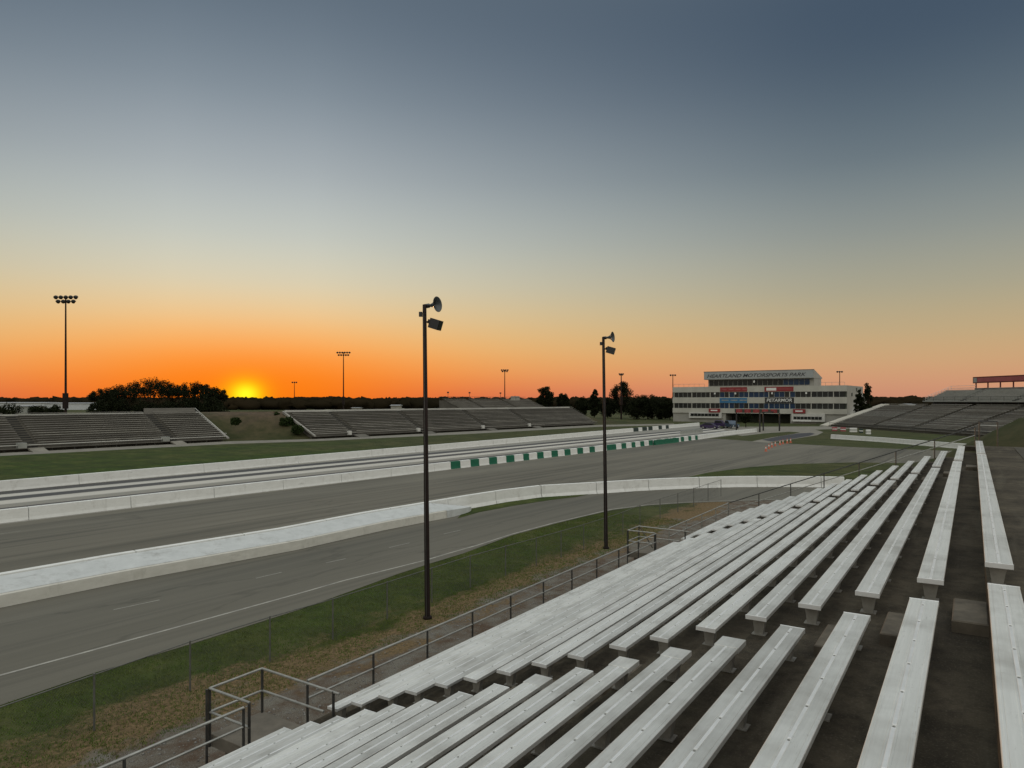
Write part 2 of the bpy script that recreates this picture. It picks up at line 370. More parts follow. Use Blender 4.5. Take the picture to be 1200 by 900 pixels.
sl = bpy.data.lights.new('sun', 'SUN'); so = bpy.data.objects.new('sun', sl); C.objects.link(so)
sl.energy = .8; sl.color = (1, .5, .2); sl.angle = R(.6)
so.rotation_euler = sd.to_track_quat('Z', 'Y').to_euler(); so.location = (0, 0, 50)
SC.view_settings.view_transform = 'Standard'; SC.view_settings.look = 'None'; SC.view_settings.gamma = 1; SC.view_settings.exposure = 0
SC.cycles.max_bounces = 5; SC.cycles.use_denoising = True

# ------------------------------------------------------------------ setting: ground, roads
def sheet(name, pts, z, mat, label, cat):
    o = MB().poly([(p[0], p[1], z) for p in pts]).build(name, mat)
    return tag(o, label, cat, kind='structure')
g = MB(); N = 48; RR = [0, 30, 80, 180, 400, 900, 2000, 4500]
g.poly([(4500 * math.cos(2*math.pi*i/N), 4500 * math.sin(2*math.pi*i/N), 0) for i in range(N)])
tag(g.build('ground', M['ground']), 'green and dry brown grass ground with gravel patches beside the near bleachers', 'ground', kind='structure')

def P(s, t, h):   # stand coordinates: along, down-slope, below the eye
    return Vector((s * math.sin(A) - t * math.cos(A), s * math.cos(A) + t * math.sin(A), H - h))
TU = Vector((math.sin(TA), math.cos(TA), 0)); TN = Vector((-math.cos(TA), math.sin(TA), 0))
gw0 = G(0, 613.75); 
green_end = G(818, 515.2)
edge = [(0,827),(109,789.5),(221,756),(350,715),(425,688),(463,674),(504,660.6),(542,649),(577,636),(600,627.5),(650,614),(680,606.5),(717,598),(760,592.5),(804,589.6),(877,587),(930,585.5),(1000,583.5)]
ep = [Vector((-27, -8, 0))] + [G(*p) for p in edge] + [Vector((48, 56, 0)), Vector((80, 62, 0))]
gl = gw0 - TU * 90
farb = [Vector((90, 90, 0)), G(1200, 530), G(1100, 528), G(1050, 526), G(1000, 524), G(925, 520), G(887, 517.5), G(840, 514.2), G(825, 514)]
sheet('race_track', ep + farb + [green_end + TN * .3, gl + TN * .3], .008, M['track'], 'wide weathered grey asphalt race track and apron between the white walls', 'race track')
# return road nearer than the near wall
base_front = [(0,712.7),(149,682),(350,644.3),(449,621.8),(504,611)]
fb = [G(*p) for p in base_front]
bd = (fb[-1] - fb[0]).normalized(); bn = Vector((-bd.y, bd.x, 0))
fb = [fb[0] - bd * 45, fb[0] - bd * 15] + fb
road_far = [fb[0] + bn, fb[1] + bn, fb[2] + bn, fb[-1] + bn, G(551,597), G(592,590), G(635,584), G(687.5,580.5), G(746,576), G(775,574.5), G(862.5,571.5), G(935,571), G(1000,571.5), Vector((80, 68, 0))]
def shrink(pts, d):  # keep a hair inside
    return pts
sheet('return_road', ep[:-1] + [Vector((80, 62.5, 0))] + list(reversed(road_far)), .012, M['road'], 'pale grey asphalt return road curving past the near grass bank', 'road')
# drag strip
far_base = [G(0, 576.3), G(800, 500.6)]
far_d = (far_base[1] - far_base[0]).normalized()
strip_end = 165
gd = (green_end - gw0).normalized()
sheet('drag_strip', [gl + TN * .1, green_end + gd * 22, far_base[1] + far_d * 26, far_base[0] - far_d * 90], .016, M['lane'], 'pale concrete drag lanes striped with dark rubber grooves', 'drag strip')
# grass between the track and the near wall, and the strip before the wall
sheet('grass_island', [G(*p) for p in ((798,561),(830,554),(880,547.5),(930,544),(1000,542),(1060,543),(1150,547),(1150,566),(1000,566.5),(935,567),(860,567),(800,568))], .022, M['ground'], 'long grass island behind the curved white wall', 'grass island')
sheet('grass_verge', [G(*p) for p in ((536,608),(545,598),(592,589),(635,583),(690,579.5),(676,582.5),(640,587),(600,593.3),(562,600.5))], .026, M['ground'], 'thin grass verge at the foot of the curved white wall', 'grass verge')
# beyond the apron
sheet('paved_loop', [G(*p) for p in ((857,508.5),(880,505.5),(930,502.8),(955,503.5),(965,506.5),(958,510),(930,514.5),(900,519),(880,517.5),(905,512.5),(930,508.5),(938,506.5),(925,506),(895,508),(870,511))], .012, M['path'], 'pale gravelly path looping behind the row of cones', 'path')
sheet('dark_patch', [G(*p) for p in ((893,515.5),(915,511),(935,508),(950,507.2),(955,508.4),(948,511),(930,514),(905,517.6))], .018, M['darkpatch'], 'fresh dark asphalt patch behind the orange cones', 'asphalt patch')
sheet('start_pad', [G(*p) for p in ((820,507),(860,500.2),(1000,499.5),(1010,502),(960,503.4),(900,504.5),(850,509.5))], .010, M['path'], 'pale concrete start area before the control building', 'start area')
# road markings
mk = MB()
def ribbon(pts, wd, z):
    pts = [Vector(p) for p in pts]
    L = []
    for i, p in enumerate(pts):
        a = pts[max(i-1,0)]; b = pts[min(i+1,len(pts)-1)]; d = (b-a).normalized(); n = Vector((-d.y, d.x, 0)); L.append((p + n*wd/2, p - n*wd/2))
    for (a, b), (c, d) in zip(L[:-1], L[1:]): mk.poly([(q[0], q[1], z) for q in (a, b, d, c)])
line = [G(-90, 817), G(0,792), G(100,764.8), G(200,737.5), G(350,696), G(402,681), G(450,669), G(498,657), G(530,647.5), G(560,639), G(600,626.2), G(650,612.8), G(717,597), G(760,591.6), G(804,588.8), G(877,586.2), G(930,584.8), G(1000,583)]
ribbon(line, .11, .017)
for a, b in (((133,715),(187,703.5)),((300,678),(330,671)),((382,660),(405,655)),((456,642),(480,636.5)),((0,626),(24,622.5)),((520,626),(540,621.5))):
    p, q_ = G(*a), G(*b); ribbon([p, q_], .055, .017)
tag(mk.build('road_markings', M['marking']), 'faded white edge line and lane dashes on the return road', 'road markings', kind='structure')
# path before the far stands
FA0 = G(0, 531); FA1 = G(265, 517.3); FB0 = G(370, 514.5); FB1 = G(700, 498)
sheet('stand_path', [FA0 + (FA0-FA1) * 2 , FA0, FA1, FB0, FB1, G(790, 496.5), G(790, 498.2), G(700,500.2), G(550,508.6), G(370,517), G(265, 520.5), G(0,534.5), G(0,534.5) + (FA0-FA1)*2], .012, M['path'], 'pale gravel path along the front of the far grandstands', 'path')

# ------------------------------------------------------------------ barrier walls
def resample(pts, step):
    pts = [Vector(p) for p in pts]; out = [pts[0]]; 
    for a, b in zip(pts[:-1], pts[1:]):
        L = (b-a).length; n = max(1, round(L/step))
        for i in range(1, n+1): out.append(a.lerp(b, i/n))
    return out
def wall_run(parent, pts, seg, prof, mat, name='wall_segment', gap=.05):
    """consecutive cast segments along a polyline"""
    ps = resample(pts, 1.0); acc = 0; cur = [ps[0]]; 
    for a, b in zip(ps[:-1], ps[1:]):
        cur.append(b); acc += (b-a).length
        if acc >= seg or b is ps[-1]:
            d0 = (cur[1]-cur[0]).normalized(); q = list(cur); q[0] = q[0] + d0*gap
            MB().sweep(q, prof).build(name, mat, parent); cur = [b]; acc = 0
JER = [(0,0),(.12,.25),(.17,.84),(.35,.86),(.40,.25),(.52,0)]
nw = empty('near_wall', fb[2]); nwp = empty('tmp'); bpy.data.objects.remove(nwp)
tag(nw, 'white concrete track wall curving along the return road, low curb at its left half', 'barrier wall')
def localise(parent, pts): return [Vector(p) - parent.location for p in pts]
back = [p + bn * 1.3 for p in fb[:-1]] + [fb[-1] + bn*1.28, G(551,596), G(592,588.8), G(635,583), G(687.5,579.6), G(746,575.6), G(775,574), G(820,572.2), G(862.5,571), G(900,570.7), G(935,570.8), G(990,571.8)]
wall_run(nw, localise(nw, back), 4.6, [(0,0),(.10,.25),(.13,.88),(.36,.90),(.40,.25),(.5,0)], M['white'])
# low curb with a sloped apron up to the wall, ends in a rounded nose
nose = fb[:-1] + [fb[-1], G(524, 607.3)]
MB().sweep(localise(nw, nose), [(0,0),(.03,.44),(.10,.48),(1.36,.80),(1.36,.1),(.9,0)]).build('curb', M['white_low'], nw)
MB().sweep(localise(nw, nose), [(.11,.486),(.11,.50),(1.40,.83),(1.40,.80)]).build('sloped_apron', M['apron'], nw)
e = G(524, 607.3) - nw.location; nb = MB(); prev = None
cen = e + bn * 1.3
ring = []
for i in range(0, 9):
    th = i/8*math.pi/2; ring.append(cen - bn * 1.3 * math.cos(th) + bd * 3.6 * math.sin(th))
for i, (a, b) in enumerate(zip(ring[:-1], ring[1:])):
    ha, hb = Vector((0, 0, .47 - .32 * (i / 8) ** 1.3)), Vector((0, 0, .47 - .32 * ((i + 1) / 8) ** 1.3))
    nb.poly([a, b, b + hb, a + ha])
    nb.poly([a + ha, b + hb, cen + Vector((0, 0, .82))])
nb.build('curb_nose', M['apron'], nw)

gw = empty('green_white_wall', gw0); tag(gw, 'low barrier wall of alternating green and white blocks beside the drag lanes', 'barrier wall')
def on_line(px, p0, d):
    k = (px - CX) / F; s_ = (k * p0.y - p0.x) / (d.x - k * d.y); return s_
greens = [(115,160),(208,248),(295,332),(375,413),(455,482),(520,550),(587,617),(648,676),(708,735),(765,790),(846,890),(915,937),(962,980),(1003,1022),(1043,1062),(1083,1102),(1120,1138),(1158,1173)]
gpx = [(500+a/4, 500+b/4) for a, b in greens] + [(750+a/4, 750+b/4) for a, b in ((45,62),(83,102),(120,138),(158,172),(193,208),(228,242),(260,272))]
prof = [(0,0),(.05,.2),(.08,.78),(.34,.8),(.38,.2),(.43,0)]
cur = -90.0; bounds = []
first = on_line(gpx[0][0], gw0, gd)
x = cur
while x < first - 4: bounds.append((x, min(x + 6.1, first), 'white')); x += 6.1
if bounds[-1][1] < first: bounds.append((bounds[-1][1], first, 'white'))
lastb = first
for a, b in gpx:
    sa, sb = on_line(a, gw0, gd), on_line(b, gw0, gd)
    if sa > lastb + .05: bounds.append((lastb, sa, 'white'))
    bounds.append((max(sa, lastb), sb, 'green')); lastb = sb
e1 = on_line(819, gw0, gd); bounds.append((lastb, e1, 'white'))
for a, b, m in bounds:
    MB().sweep([gd * (a + .03), gd * (b - .01)], prof).build('wall_block', M[m], gw)
pw = empty('plain_wall', green_end); tag(pw, 'plain white wall continuing from the green blocks toward the start area', 'barrier wall')
wall_run(pw, localise(pw, [gw0 + gd * (e1 + .1), G(850, 510.2), G(887.5, 506.2)]), 8, prof, M['white'])

fw = empty('far_wall', far_base[0]); tag(fw, 'long white concrete wall on the far side of the drag lanes', 'barrier wall')
profF = [(-.43,0),(-.38,.2),(-.34,.84),(-.08,.86),(-.05,.2),(0,0)]
fprof = [(-y + 0, z) for y, z in reversed(prof)]
fprof = [(.0,0),(.05,.2),(.08,.84),(.34,.86),(.38,.2),(.43,0)]
def fseg(s0, s1, m): MB().sweep([far_d * (s0 + .03), far_d * (s1 - .01)], fprof).build('wall_block', M[m], fw)
s742 = on_line(742.5, far_base[0], far_d)
x = -90
while x < s742: fseg(x, min(x + 12, s742), 'white'); x += 12
lb = s742
for a, b in ((742.5,748.5),(753,758.5),(760,765),(772,776),(780.5,784)):
    sa, sb = on_line(a, far_base[0], far_d), on_line(b, far_base[0], far_d)
    if sa > lb + .05: fseg(lb, sa, 'white')
    fseg(sa, sb, 'dkgreen'); lb = sb
fseg(lb, on_line(820, far_base[0], far_d), 'white')
# short grey wall between the lanes near the start
cw = empty('centre_wall', G(799, 508.6)); tag(cw, 'short pale blue grey barrier between the two drag lanes', 'barrier wall')
wall_run(cw, localise(cw, [G(799,509), G(824, 506.5)]), 5, prof, M['signgrey'])
# right-hand white wall beyond the bleachers
rw = empty('right_wall', G(973, 514)); tag(rw, 'long white wall crossing the grass beyond the end of the bleachers', 'barrier wall')
wall_run(rw, localise(rw, [G(973,514), G(1030,517.8), G(1086,522.6), G(1130,526.4), G(1175, 531)]), 8, [(0,0),(.05,.2),(.08,.78),(.34,.8),(.38,.2),(.43,0)], M['white'])
# barrier blocks by the right-hand stand
for i, (px, py, m, wd) in enumerate(((978,504.8,'pink',1.1),(988,505.2,'pink',1.1),(1000,506,'white',1.5),(1009,507.1,'dkgreen',.7),(1017.5,508.4,'white',.9))):
    p = G(px, py + .3); o = empty('barrier_block', p, R(-12))
    MB().box(-wd/2, wd/2, -.3, .3, 0, .95, .06).build('block_body', M[m], o)
    MB().box(-wd/2 - .003, wd/2 + .003, -.304, .304, .38, .58).build('stripe', M['white' if m in ('pink', 'dkgreen') else 'signgrey'], o)
    tag(o, ['faded red and white block, leftmost of the row before the right-hand stand',
            'faded red and white block second from the left before the right-hand stand',
            'wide white block in the middle of the row before the right-hand stand',
            'dark green block between two white blocks before the right-hand stand',
            'narrow white block at the right end of the row before the stand'][i], 'barrier block', 'barrier blocks before the right-hand stand')

# ------------------------------------------------------------------ near bleachers
H1, RISE, TREAD, T1, WID = 1.709, .2397, .62, -.115, .245
SEAT_UP = .28                      # seat top above the tread it stands on
SECT = [(-9.0, 8.02, 'near'), (8.98, 26.75, 'middle'), (27.65, 35.7, 'far')]
S0, S1 = -9.4, 36.2
fr_rot = R(90) - A
terr = empty('bleacher_terrace', P(S0, 0, H), fr_rot)
tag(terr, 'dark stained concrete terrace stepping down toward the track under the silver benches', 'terrace')
prof = [(-7.5, -.2), (-7.5, H - (H1 + SEAT_UP))]
for n in range(18):
    tt = T1 + TREAD * n - .02
    z = H - (H1 + SEAT_UP + RISE * n)
    prof.append((tt, z)); 
    if n < 17: prof.append((tt, z - RISE))
z18 = H - (H1 + SEAT_UP + RISE * 17)
prof[-1] = (T1 + TREAD * 17 - .02 + .05, z18)
prof.append((T1 + TREAD * 17 + .03, -.2))
tb = MB()
# separate long strips so each tread has its own slightly uneven look
nn = len(prof)
tb.prism(prof, 0, S1 - S0)
tb.build('terrace_body', M['terrace'], terr)
MB().box(0, S1 - S0, -7.45, -1.45, H - 1.99, H - (H1 + SEAT_UP) + .022, .01).build('walkway_slab', M['slab2'], terr)
def tread_z(n): return H - (H1 + SEAT_UP + RISE * (n - 1))
def tread_edge(n): return T1 + TREAD * (n - 1) - .02
for (a0, a1) in ((8.05, 8.93), (26.8, 27.6)):
    for n in range(1, 18):
        # half step standing on the tread below the riser of row n
        y0 = tread_edge(n) + .002; zt = tread_z(n) - RISE / 2 + random.uniform(-.004, .004)
        MB().box(a0 - S0 + random.uniform(-.03, .03), a1 - S0 + random.uniform(-.03, .03), y0, y0 + .30, tread_z(n + 1) - .05 if n < 17 else tread_z(n) - RISE, zt, .012).build('aisle_step', M['step'], terr)
ords = ['top', 'second', 'third', 'fourth', 'fifth', 'sixth', 'seventh', 'eighth', 'ninth', 'tenth', 'eleventh', 'twelfth', 'thirteenth', 'fourteenth', 'fifteenth', 'sixteenth', 'bottom']
blockname = {'near': 'nearest seat block', 'middle': 'long middle seat block', 'far': 'short far seat block'}
def seat_mesh(L):
    """ribbed extruded plank: raised bead down the centre in bolted lengths, rolled edges"""
    b = MB(); w_ = WID; t_ = .045
    prof = [(0, -t_), (0, -.004), (.004, 0), (.016, 0), (.018, -.003), (.030, -.003), (.032, 0), (w_/2-.030, 0), (w_/2-.028, -.003), (w_/2+.028, -.003), (w_/2+.030, 0),
            (w_-.032, 0), (w_-.030, -.003), (w_-.018, -.003), (w_-.016, 0), (w_-.004, 0), (w_, -.004), (w_, -t_), (w_-.006, -t_), (w_-.006, -.010), (.006, -.010), (.006, -t_)]
    b.prism(prof, 0, L)
    return b
SRC = {}
for (a0, a1, key) in SECT:
    L = a1 - a0
    root = empty('bleacher_bench', (0, 0, 0), fr_rot)
    seat = seat_mesh(L).build('seat_plank', M['alu'], root)
    bd_ = MB(); x = .03
    while x < L - .1:
        x2 = min(x + .60, L - .02); bd_.box(x, x2 - .045, WID/2 - .013, WID/2 + .013, -.004, .003, .002); x = x2
    bd_.build('centre_bead', M['alu_bead'], root)
    bo = MB(); x = .6075
    while x < L - .1: bo.lathe((x, WID/2, -.004), (0, 0, 1), [(0, .009), (.005, .008), (.007, .0)], 6); x += .60
    bo.build('bolt', M['bolt'], root)
    for xx in (0.0, L):
        MB().box(xx - .006, xx + .006, -.003, WID + .003, -.050, .0035, .002).build('end_cap', M['alu_bead'], root)
    nb_ = max(2, round(L / 1.85)); 
    for i in range(nb_ + 1):
        xb = .22 + (L - .44) * i / nb_
        bb = MB(); hh = SEAT_UP
        bb.prism([(.045, -.046), (WID - .035, -.046), (WID - .065, -hh), (.085, -hh)], xb - .05, xb + .05)
        bb.box(xb - .07, xb + .07, .05, WID - .03, -hh, -hh + .012)
        bb.build('bracket', M['pedestal'], root)
    SRC[key] = root
used = set()
for (a0, a1, key) in SECT:
    for n in range(1, 18):
        if key in used: o = copy_tree(SRC[key])
        else: o = SRC[key]; used.add(key)
        left = T1 + TREAD * (n - 1)
        j = random.uniform(-.035, .035)
        o.location = P(a0 + j, left - WID, H1 + RISE * (n - 1))
        o.rotation_euler = (random.uniform(-.008, .008), random.uniform(-.0006, .0006), fr_rot + random.uniform(-.0008, .0008)); o.location.z += random.uniform(-.004, .004)
        rowt = 'top' if n == 1 else ('bottom' if n == 17 else ords[n-1])
        where = 'beside the walkway' if n == 1 else ('beside the front railing' if n == 17 else 'down from the walkway')
        tag(o, f'silver aluminium bench plank, {rowt} row {where}, in the {blockname[key]}', 'bench', 'bleacher benches on the concrete terrace')
        if key == 'near' and n in (5, 6, 7, 9):
            L = a1 - a0
            sl_ = MB().box(L - .30, L + .015, -.007, WID + .007, -.052, .0065, .003).build('end_sleeve', M['alu'], o)

# ------------------------------------------------------------------ railings
def railing(name, label, pts, hgt, post_step, mat, mids=(.45,), posts=True, group=None, cat='railing', rr=.024, first=True, last=True, base_drop=0.0):
    """pts: world points of the base line; posts stand on it"""
    o = empty(name, pts[0]); L0 = Vector(pts[0]); P_ = [Vector(p) - L0 for p in pts]; up = Vector((0, 0, 1))
    b = MB().path([p + up * hgt for p in P_], rr, 8); b.build('top_rail', M['galv_dark'] if name == 'end_railing' or 'far end' in label else M['galv'], o)
    for m in mids: MB().path([p + up * hgt * m for p in P_], rr * .85, 8).build('mid_rail', M['galv'], o)
    for i, (a, b_) in enumerate(zip(P_[:-1], P_[1:])):
        L = (b_ - a).length; n = max(1, round(L / post_step))
        for k in range(n + 1):
            if k == n and i < len(P_) - 2: continue
            if (k == 0 and i == 0 and not first) or (k == n and i == len(P_) - 2 and not last): continue
            q = a.lerp(b_, k / n); MB().tube(q - up * base_drop, q + up * (hgt - rr * .6), rr, rr, 8).build('post', mat, o)
    return tag(o, label, cat, group)
RT = 10.36; RH = .86; HB = 5.21 + RH
RB = H1 + SEAT_UP + RISE * 17     # tread level below eye
hgtR = RB - 5.21
railing('front_railing', 'grey tube railing below the nearest seat block at the lower left', [P(-6.5, RT, RB), P(7.62, RT, RB)], hgtR, 2.0, M['galv_dark'], (.62,), group='railings along the bleacher front')
railing('front_railing', 'long grey tube railing below the middle seat block', [P(9.0, RT, RB), P(26.3, RT, RB)], hgtR, 1.72, M['galv_dark'], (.62,), group='railings along the bleacher front')
railing('front_railing', 'pale tube railing below the short far seat block', [P(27.75, RT, RB), P(36.1, RT, RB)], hgtR, 2.05, M['galv'], (.6,), group='railings along the bleacher front')
railing('side_railing', 'dark sloping handrail up the far end of the bleachers', [P(36.15, RT, RB), P(36.15, T1, H1 + SEAT_UP + .0)], hgtR, 1.5, M['galv_dark'], (.58,))
railing('end_railing', 'dark tube railing across the far end of the upper walkway', [P(37.0, -.27, 1.98), P(37.0, -.92, 1.98)], 1.06, .65, M['galv_dark'], (.82,))
railing('end_railing', 'dark tube railing at the far right end of the upper walkway', [P(37.2, -1.9, 1.98), P(37.2, -5.5, 1.98)], 1.08, 1.2, M['galv_dark'], (.5,))
MB().box(0, .9, -7.5, .3, -.2, 0).build('walkway_end', M['terrace'], tag(empty('walkway_landing', P(36.25, 0, 1.992), fr_rot), 'dark concrete landing at the far end of the upper walkway', 'landing'))
# boarding landings at the two aisles
def landing(s0, s1, label, glabel, stairs=False):
    o = empty('stair_landing', P(s0, 10.45, H), fr_rot)
    zt = H - RB; Ls = s1 - s0
    MB().box(0, Ls, .03, 1.17, zt - .22, zt + .004, .01).build('slab', M['slab'], o)
    MB().box(.15, Ls - .15, .15, .95, 0, zt - .22).build('support_block', M['step'], o)
    up = hgtR; r_ = .024
    def rail(nm, pts, r=.024): MB().path([Vector(p) for p in pts], r, 8).build(nm, M['galv'], o)
    yN = 1.12
    rail('top_rail', [(-.05, -.02, zt + up), (-.05, yN, zt + up), (Ls - .05, yN, zt + up), (Ls - .05, -1.0, zt + up - .02)])
    rail('mid_rail', [(-.05, -.02, zt + up * .5), (-.05, yN, zt + up * .5), (Ls - .05, yN, zt + up * .5), (Ls - .05, -.6, zt + up * .5)])
    for (x_, y_) in ((-.05, 0), (-.05, yN), (Ls - .05, yN), (Ls - .05, -.85)): MB().tube((x_, y_, zt - .2), (x_, y_, zt + up), .026, .026, 8).build('post', M['galv_dark'], o)
    MB().tube((-.11, yN, zt - .55), (-.11, yN, zt + up), .022, .022, 8).build('post', M['galv_dark'], o)
    if stairs:
        for k in range(5): MB().box(Ls + .05 + k * .28, Ls + .33 + k * .28, .15, 1.1, zt - .25 - k * .22, zt - .2 - k * .22).build('stair_tread', M['galv_dark'], o)
        rail('stair_rail', [(Ls, 1.12, zt + up), (Ls + 1.5, 1.12, zt + up - 1.2)]); rail('stringer', [(Ls, 1.12, zt - .1), (Ls + 1.5, 1.12, .02)], .03)
    tag(o, label, 'landing', glabel)
landing(7.85, 8.98, 'concrete landing with tube rails at the foot of the near aisle', 'landings at the aisle feet')
landing(26.45, 27.55, 'small landing with tube rails and stairs at the foot of the far aisle', 'landings at the aisle feet', True)

# ------------------------------------------------------------------ chain-link fence
post_px = [(110.4,856.5),(222.8,809.8),(316.3,775),(390,749.6),(453.7,726),(506,706),(551,689),(592.5,675),(628.4,663.5),(657.5,653.8),(684,644.5),(708,635.5),(730,627),(750,617)]
fp = [G(*p) for p in post_px]; d0 = (fp[1] - fp[0]); fp = [fp[0] - d0 * 2, fp[0] - d0] + fp
fd = (fp[-1] - fp[-2]).normalized() * 3.2
fp += [fp[-1] + (fp[-1] - fp[2]).normalized() * 3.1 * k for k in range(1, 6)]
fe = empty('chain_link_fence', fp[0]); FH = 1.24
for p in fp: MB().tube(p - fp[0], p - fp[0] + Vector((0, 0, FH + .03)), .023, .023, 8).build('fence_post', M['fence'], fe)
MB().path([p - fp[0] + Vector((0, 0, FH)) for p in fp], .014, 8).build('top_rail', M['fence'], fe)
vs, fs = [], []
acc = 0.0; cum = [0]
for a, b in zip(fp[:-1], fp[1:]): cum.append(cum[-1] + (b - a).length)
def along(s_):
    s_ = min(max(s_, 0), cum[-1] - 1e-4)
    for i in range(len(cum) - 1):
        if s_ <= cum[i+1]: return fp[i].lerp(fp[i+1], (s_ - cum[i]) / (cum[i+1] - cum[i])) - fp[0]
step = .075; rw_ = .0011; x = 0
while x < cum[-1] - FH:
    for (xa, xb) in ((x, x + FH), (x + FH, x)):
        a = along(xa) + Vector((0, 0, .03)); b = along(xb) + Vector((0, 0, FH - .01)); d = (b - a).normalized(); u = d.orthogonal().normalized(); wv = d.cross(u); k = len(vs)
        for c_ in (a, b):
            for i in range(3):
                th = i * 2.0944; vs.append(tuple(c_ + u * rw_ * math.cos(th) + wv * rw_ * math.sin(th)))
        for i in range(3): j = (i + 1) % 3; fs.append((k+i, k+j, k+3+j, k+3+i))
    x += step
raw_mesh('wire_mesh', vs, fs, M['fence'], fe)
tag(fe, 'grey chain-link fence crossing the grass bank beside the road', 'fence')

# ------------------------------------------------------------------ loudspeaker poles
def speaker_pole(loc, h, lean, label):
    o = empty('speaker_pole', loc); o.rotation_euler = (0, lean, 0)
    MB().lathe((0,0,0), (0,0,1), [(0,.0),(0,.15),(.08,.15),(.085,.10),(.1,.095),(h*.5,.082),(h,.066),(h+.02,0)], 14).build('pole', M['pole'], o, True)
    MB().box(-.185, -.075, -.06, .06, h - .40, h - .24, .01).build('junction_box', M['black'], o)
    a = MB().tube((.05, 0, h - .03), (.30, 0, h - .06), .035, .03, 8); a.build('horn_arm', M['pole'], o)
    MB().path([(-.02, -.115, .1), (-.02, -.085, h - .3)], .014, 6).build('conduit', M['galv_dark'], o)
    hd = Vector((1, -.55, .07)).normalized()
    hb = MB().lathe((.13, 0.05, h - .03), hd, [(-.16,.0),(-.16,.075),(.02,.075),(.03,.045),(.10,.05),(.18,.075),(.25,.12),(.31,.18),(.355,.245),(.365,.262),(.36,.245),(.31,.17),(.25,.11),(.18,.065),(.1,.03),(.1,0)], 28)
    hb.build('horn', M['horn'], o, True)
    MB().tube((.06, 0, h - .58), (.26, 0, h - .55), .028, .028, 8).build('lamp_arm', M['pole'], o)
    fl = MB().prism([(-.10,-.20),(.10,-.20),(.17,.18),(-.17,.18)], -.165, .165)
    f_ = fl.build('floodlight', M['black'], o); f_.location = (.36, 0, h - .66); f_.rotation_euler = (R(0), R(108), R(-18))
    gl_ = MB().box(-.15, .15, -.15, .15, .181, .188).build('lens', M['glass'], f_)
    hb2 = MB().box(-.10, .04, -.08, .08, -.27, -.2, .01).build('heat_sink', M['black'], f_)
    return tag(o, label, 'loudspeaker pole', 'loudspeaker poles on the grass bank')
b1 = G(501, 725); t1h = H + (725 - 725) + 0
h1_ = H + (YH - 357) / F * b1.y
speaker_pole(b1, h1_, R(-.55), 'tall dark pole with horn speaker and floodlight, nearer and taller of the two')
b2 = G(710.3, 643); h2_ = H + (YH - 395) / F * b2.y
speaker_pole(b2, h2_, R(-.75), 'dark pole with horn speaker and floodlight, the farther one right of centre')

# ------------------------------------------------------------------ far grandstands
def grandstand(name, label, o0, az_, L, rows, tread, rise, z0, aisles, mb, mt, group=None, elevated=False, gap_under=False, side_rail=False, back_wall=True, mr=None, base=0.0, seat_d=.30):
    root = empty(name, (o0[0], o0[1], base), R(90) - az_)
    tag(root, label, 'grandstand', group)
    prof = []
    f0 = z0 - .42
    y0 = 1.3 if gap_under else 0.0
    if elevated: prof = [(0, f0 - .25), (0, f0)]
    else: prof = [(y0, -.2), (y0, f0 - .12), (-.2, f0 - .12), (-.2, f0)]
    for k in range(rows):
        yy = .75 + k * tread; z = f0 + k * rise
        prof += [(yy, z), (yy, z + rise)]
    yb = .75 + rows * tread + .9; zb = f0 + rows * rise
    prof += [(yb, zb)]
    prof += [(yb, zb - .3)] if elevated else [(yb, -.2)]
    MB().prism(prof, 0, L).build('terrace_body', mt, root)
    edges = [0] + [e for a in aisles for e in a] + [L]
    secs = [(edges[i], edges[i+1]) for i in range(0, len(edges), 2)]
    for k in range(rows):
        yy = .75 + k * tread + .12; z = z0 + k * rise + .0
        for (a, b) in secs:
            if b - a < .5: continue
            MB().box(a + .1 + random.uniform(0,.12), b - .1, yy, yy + seat_d, z + rise - .42 + .36, z + rise - .42 + .42).build('bench_row', random.choices(mb if isinstance(mb, list) else [mb], [5, 3, 3][:len(mb) if isinstance(mb, list) else 1])[0], root)
    for (a, b) in aisles:
        ab = MB()
        for k in range(rows): ab.box(a + .12, b - .12, .75 + k * tread - .28, .75 + k * tread + tread - .3, f0 + k * rise - .02, f0 + k * rise + rise * .55)
        ab.build('aisle_stairs', M['deck_dark'], root)
    return root, f0, zb, yb
def azof(a, b): return math.atan2(b.x - a.x, b.y - a.y)
# left stand
azA = azof(FA0, FA1); uA = Vector((math.sin(azA), math.cos(azA), 0)); LA = (FA1 - FA0).length + 60; oA = FA1 - uA * LA
def along_px(px, o0, u): return on_line(px, o0, u)
aA = [(along_px(a, oA, uA), along_px(a, oA, uA) + 1.6) for a in (32, 199)]; aA = [(aA[0][0] - 30, aA[0][0] - 28.4)] + aA
rootA, f0, zb, yb = grandstand('grandstand', 'long low grandstand at the far left before the dark spreading trees', oA, azA, LA, 14, .60, .315, .95, aA, [M['alu_far'], M['alu_mid'], M['alu_dim']], M['terr_far'], 'grandstands across the track', gap_under=True)
bb = MB()
for k in range(int(LA / 3)): MB().tube((k * 3 + .5, .0, 0), (k * 3 + .5, 0, f0 - .12), .06, .06, 6).build('support_post', M['galv_dark'], rootA)
MB().box(0, LA, .02, .35, .95 - .05, .99).build('front_bench', M['alu_side'], rootA)
for (a, b) in aA:
    MB().prism([(-.2, f0), (-.2, f0 - .3), (-1.9, .0), (-2.2, .0)], a, b + .4).build('entry_stairs', M['path'], rootA)
    MB().box(a - 1.2, a - .1, -.2, .6, f0, f0 + .75).build('entry_panel', M['signgrey'], rootA)
MB().path([(LA, -.1, f0 + .9), (LA, .75, f0 + .9), (LA, yb, zb + .9)], .05, 6).build('side_rail', M['alu_side'], rootA)
MB().box(LA - .5, LA - .05, .5, yb, 0, 0.1).build('side_foot', M['path'], rootA)
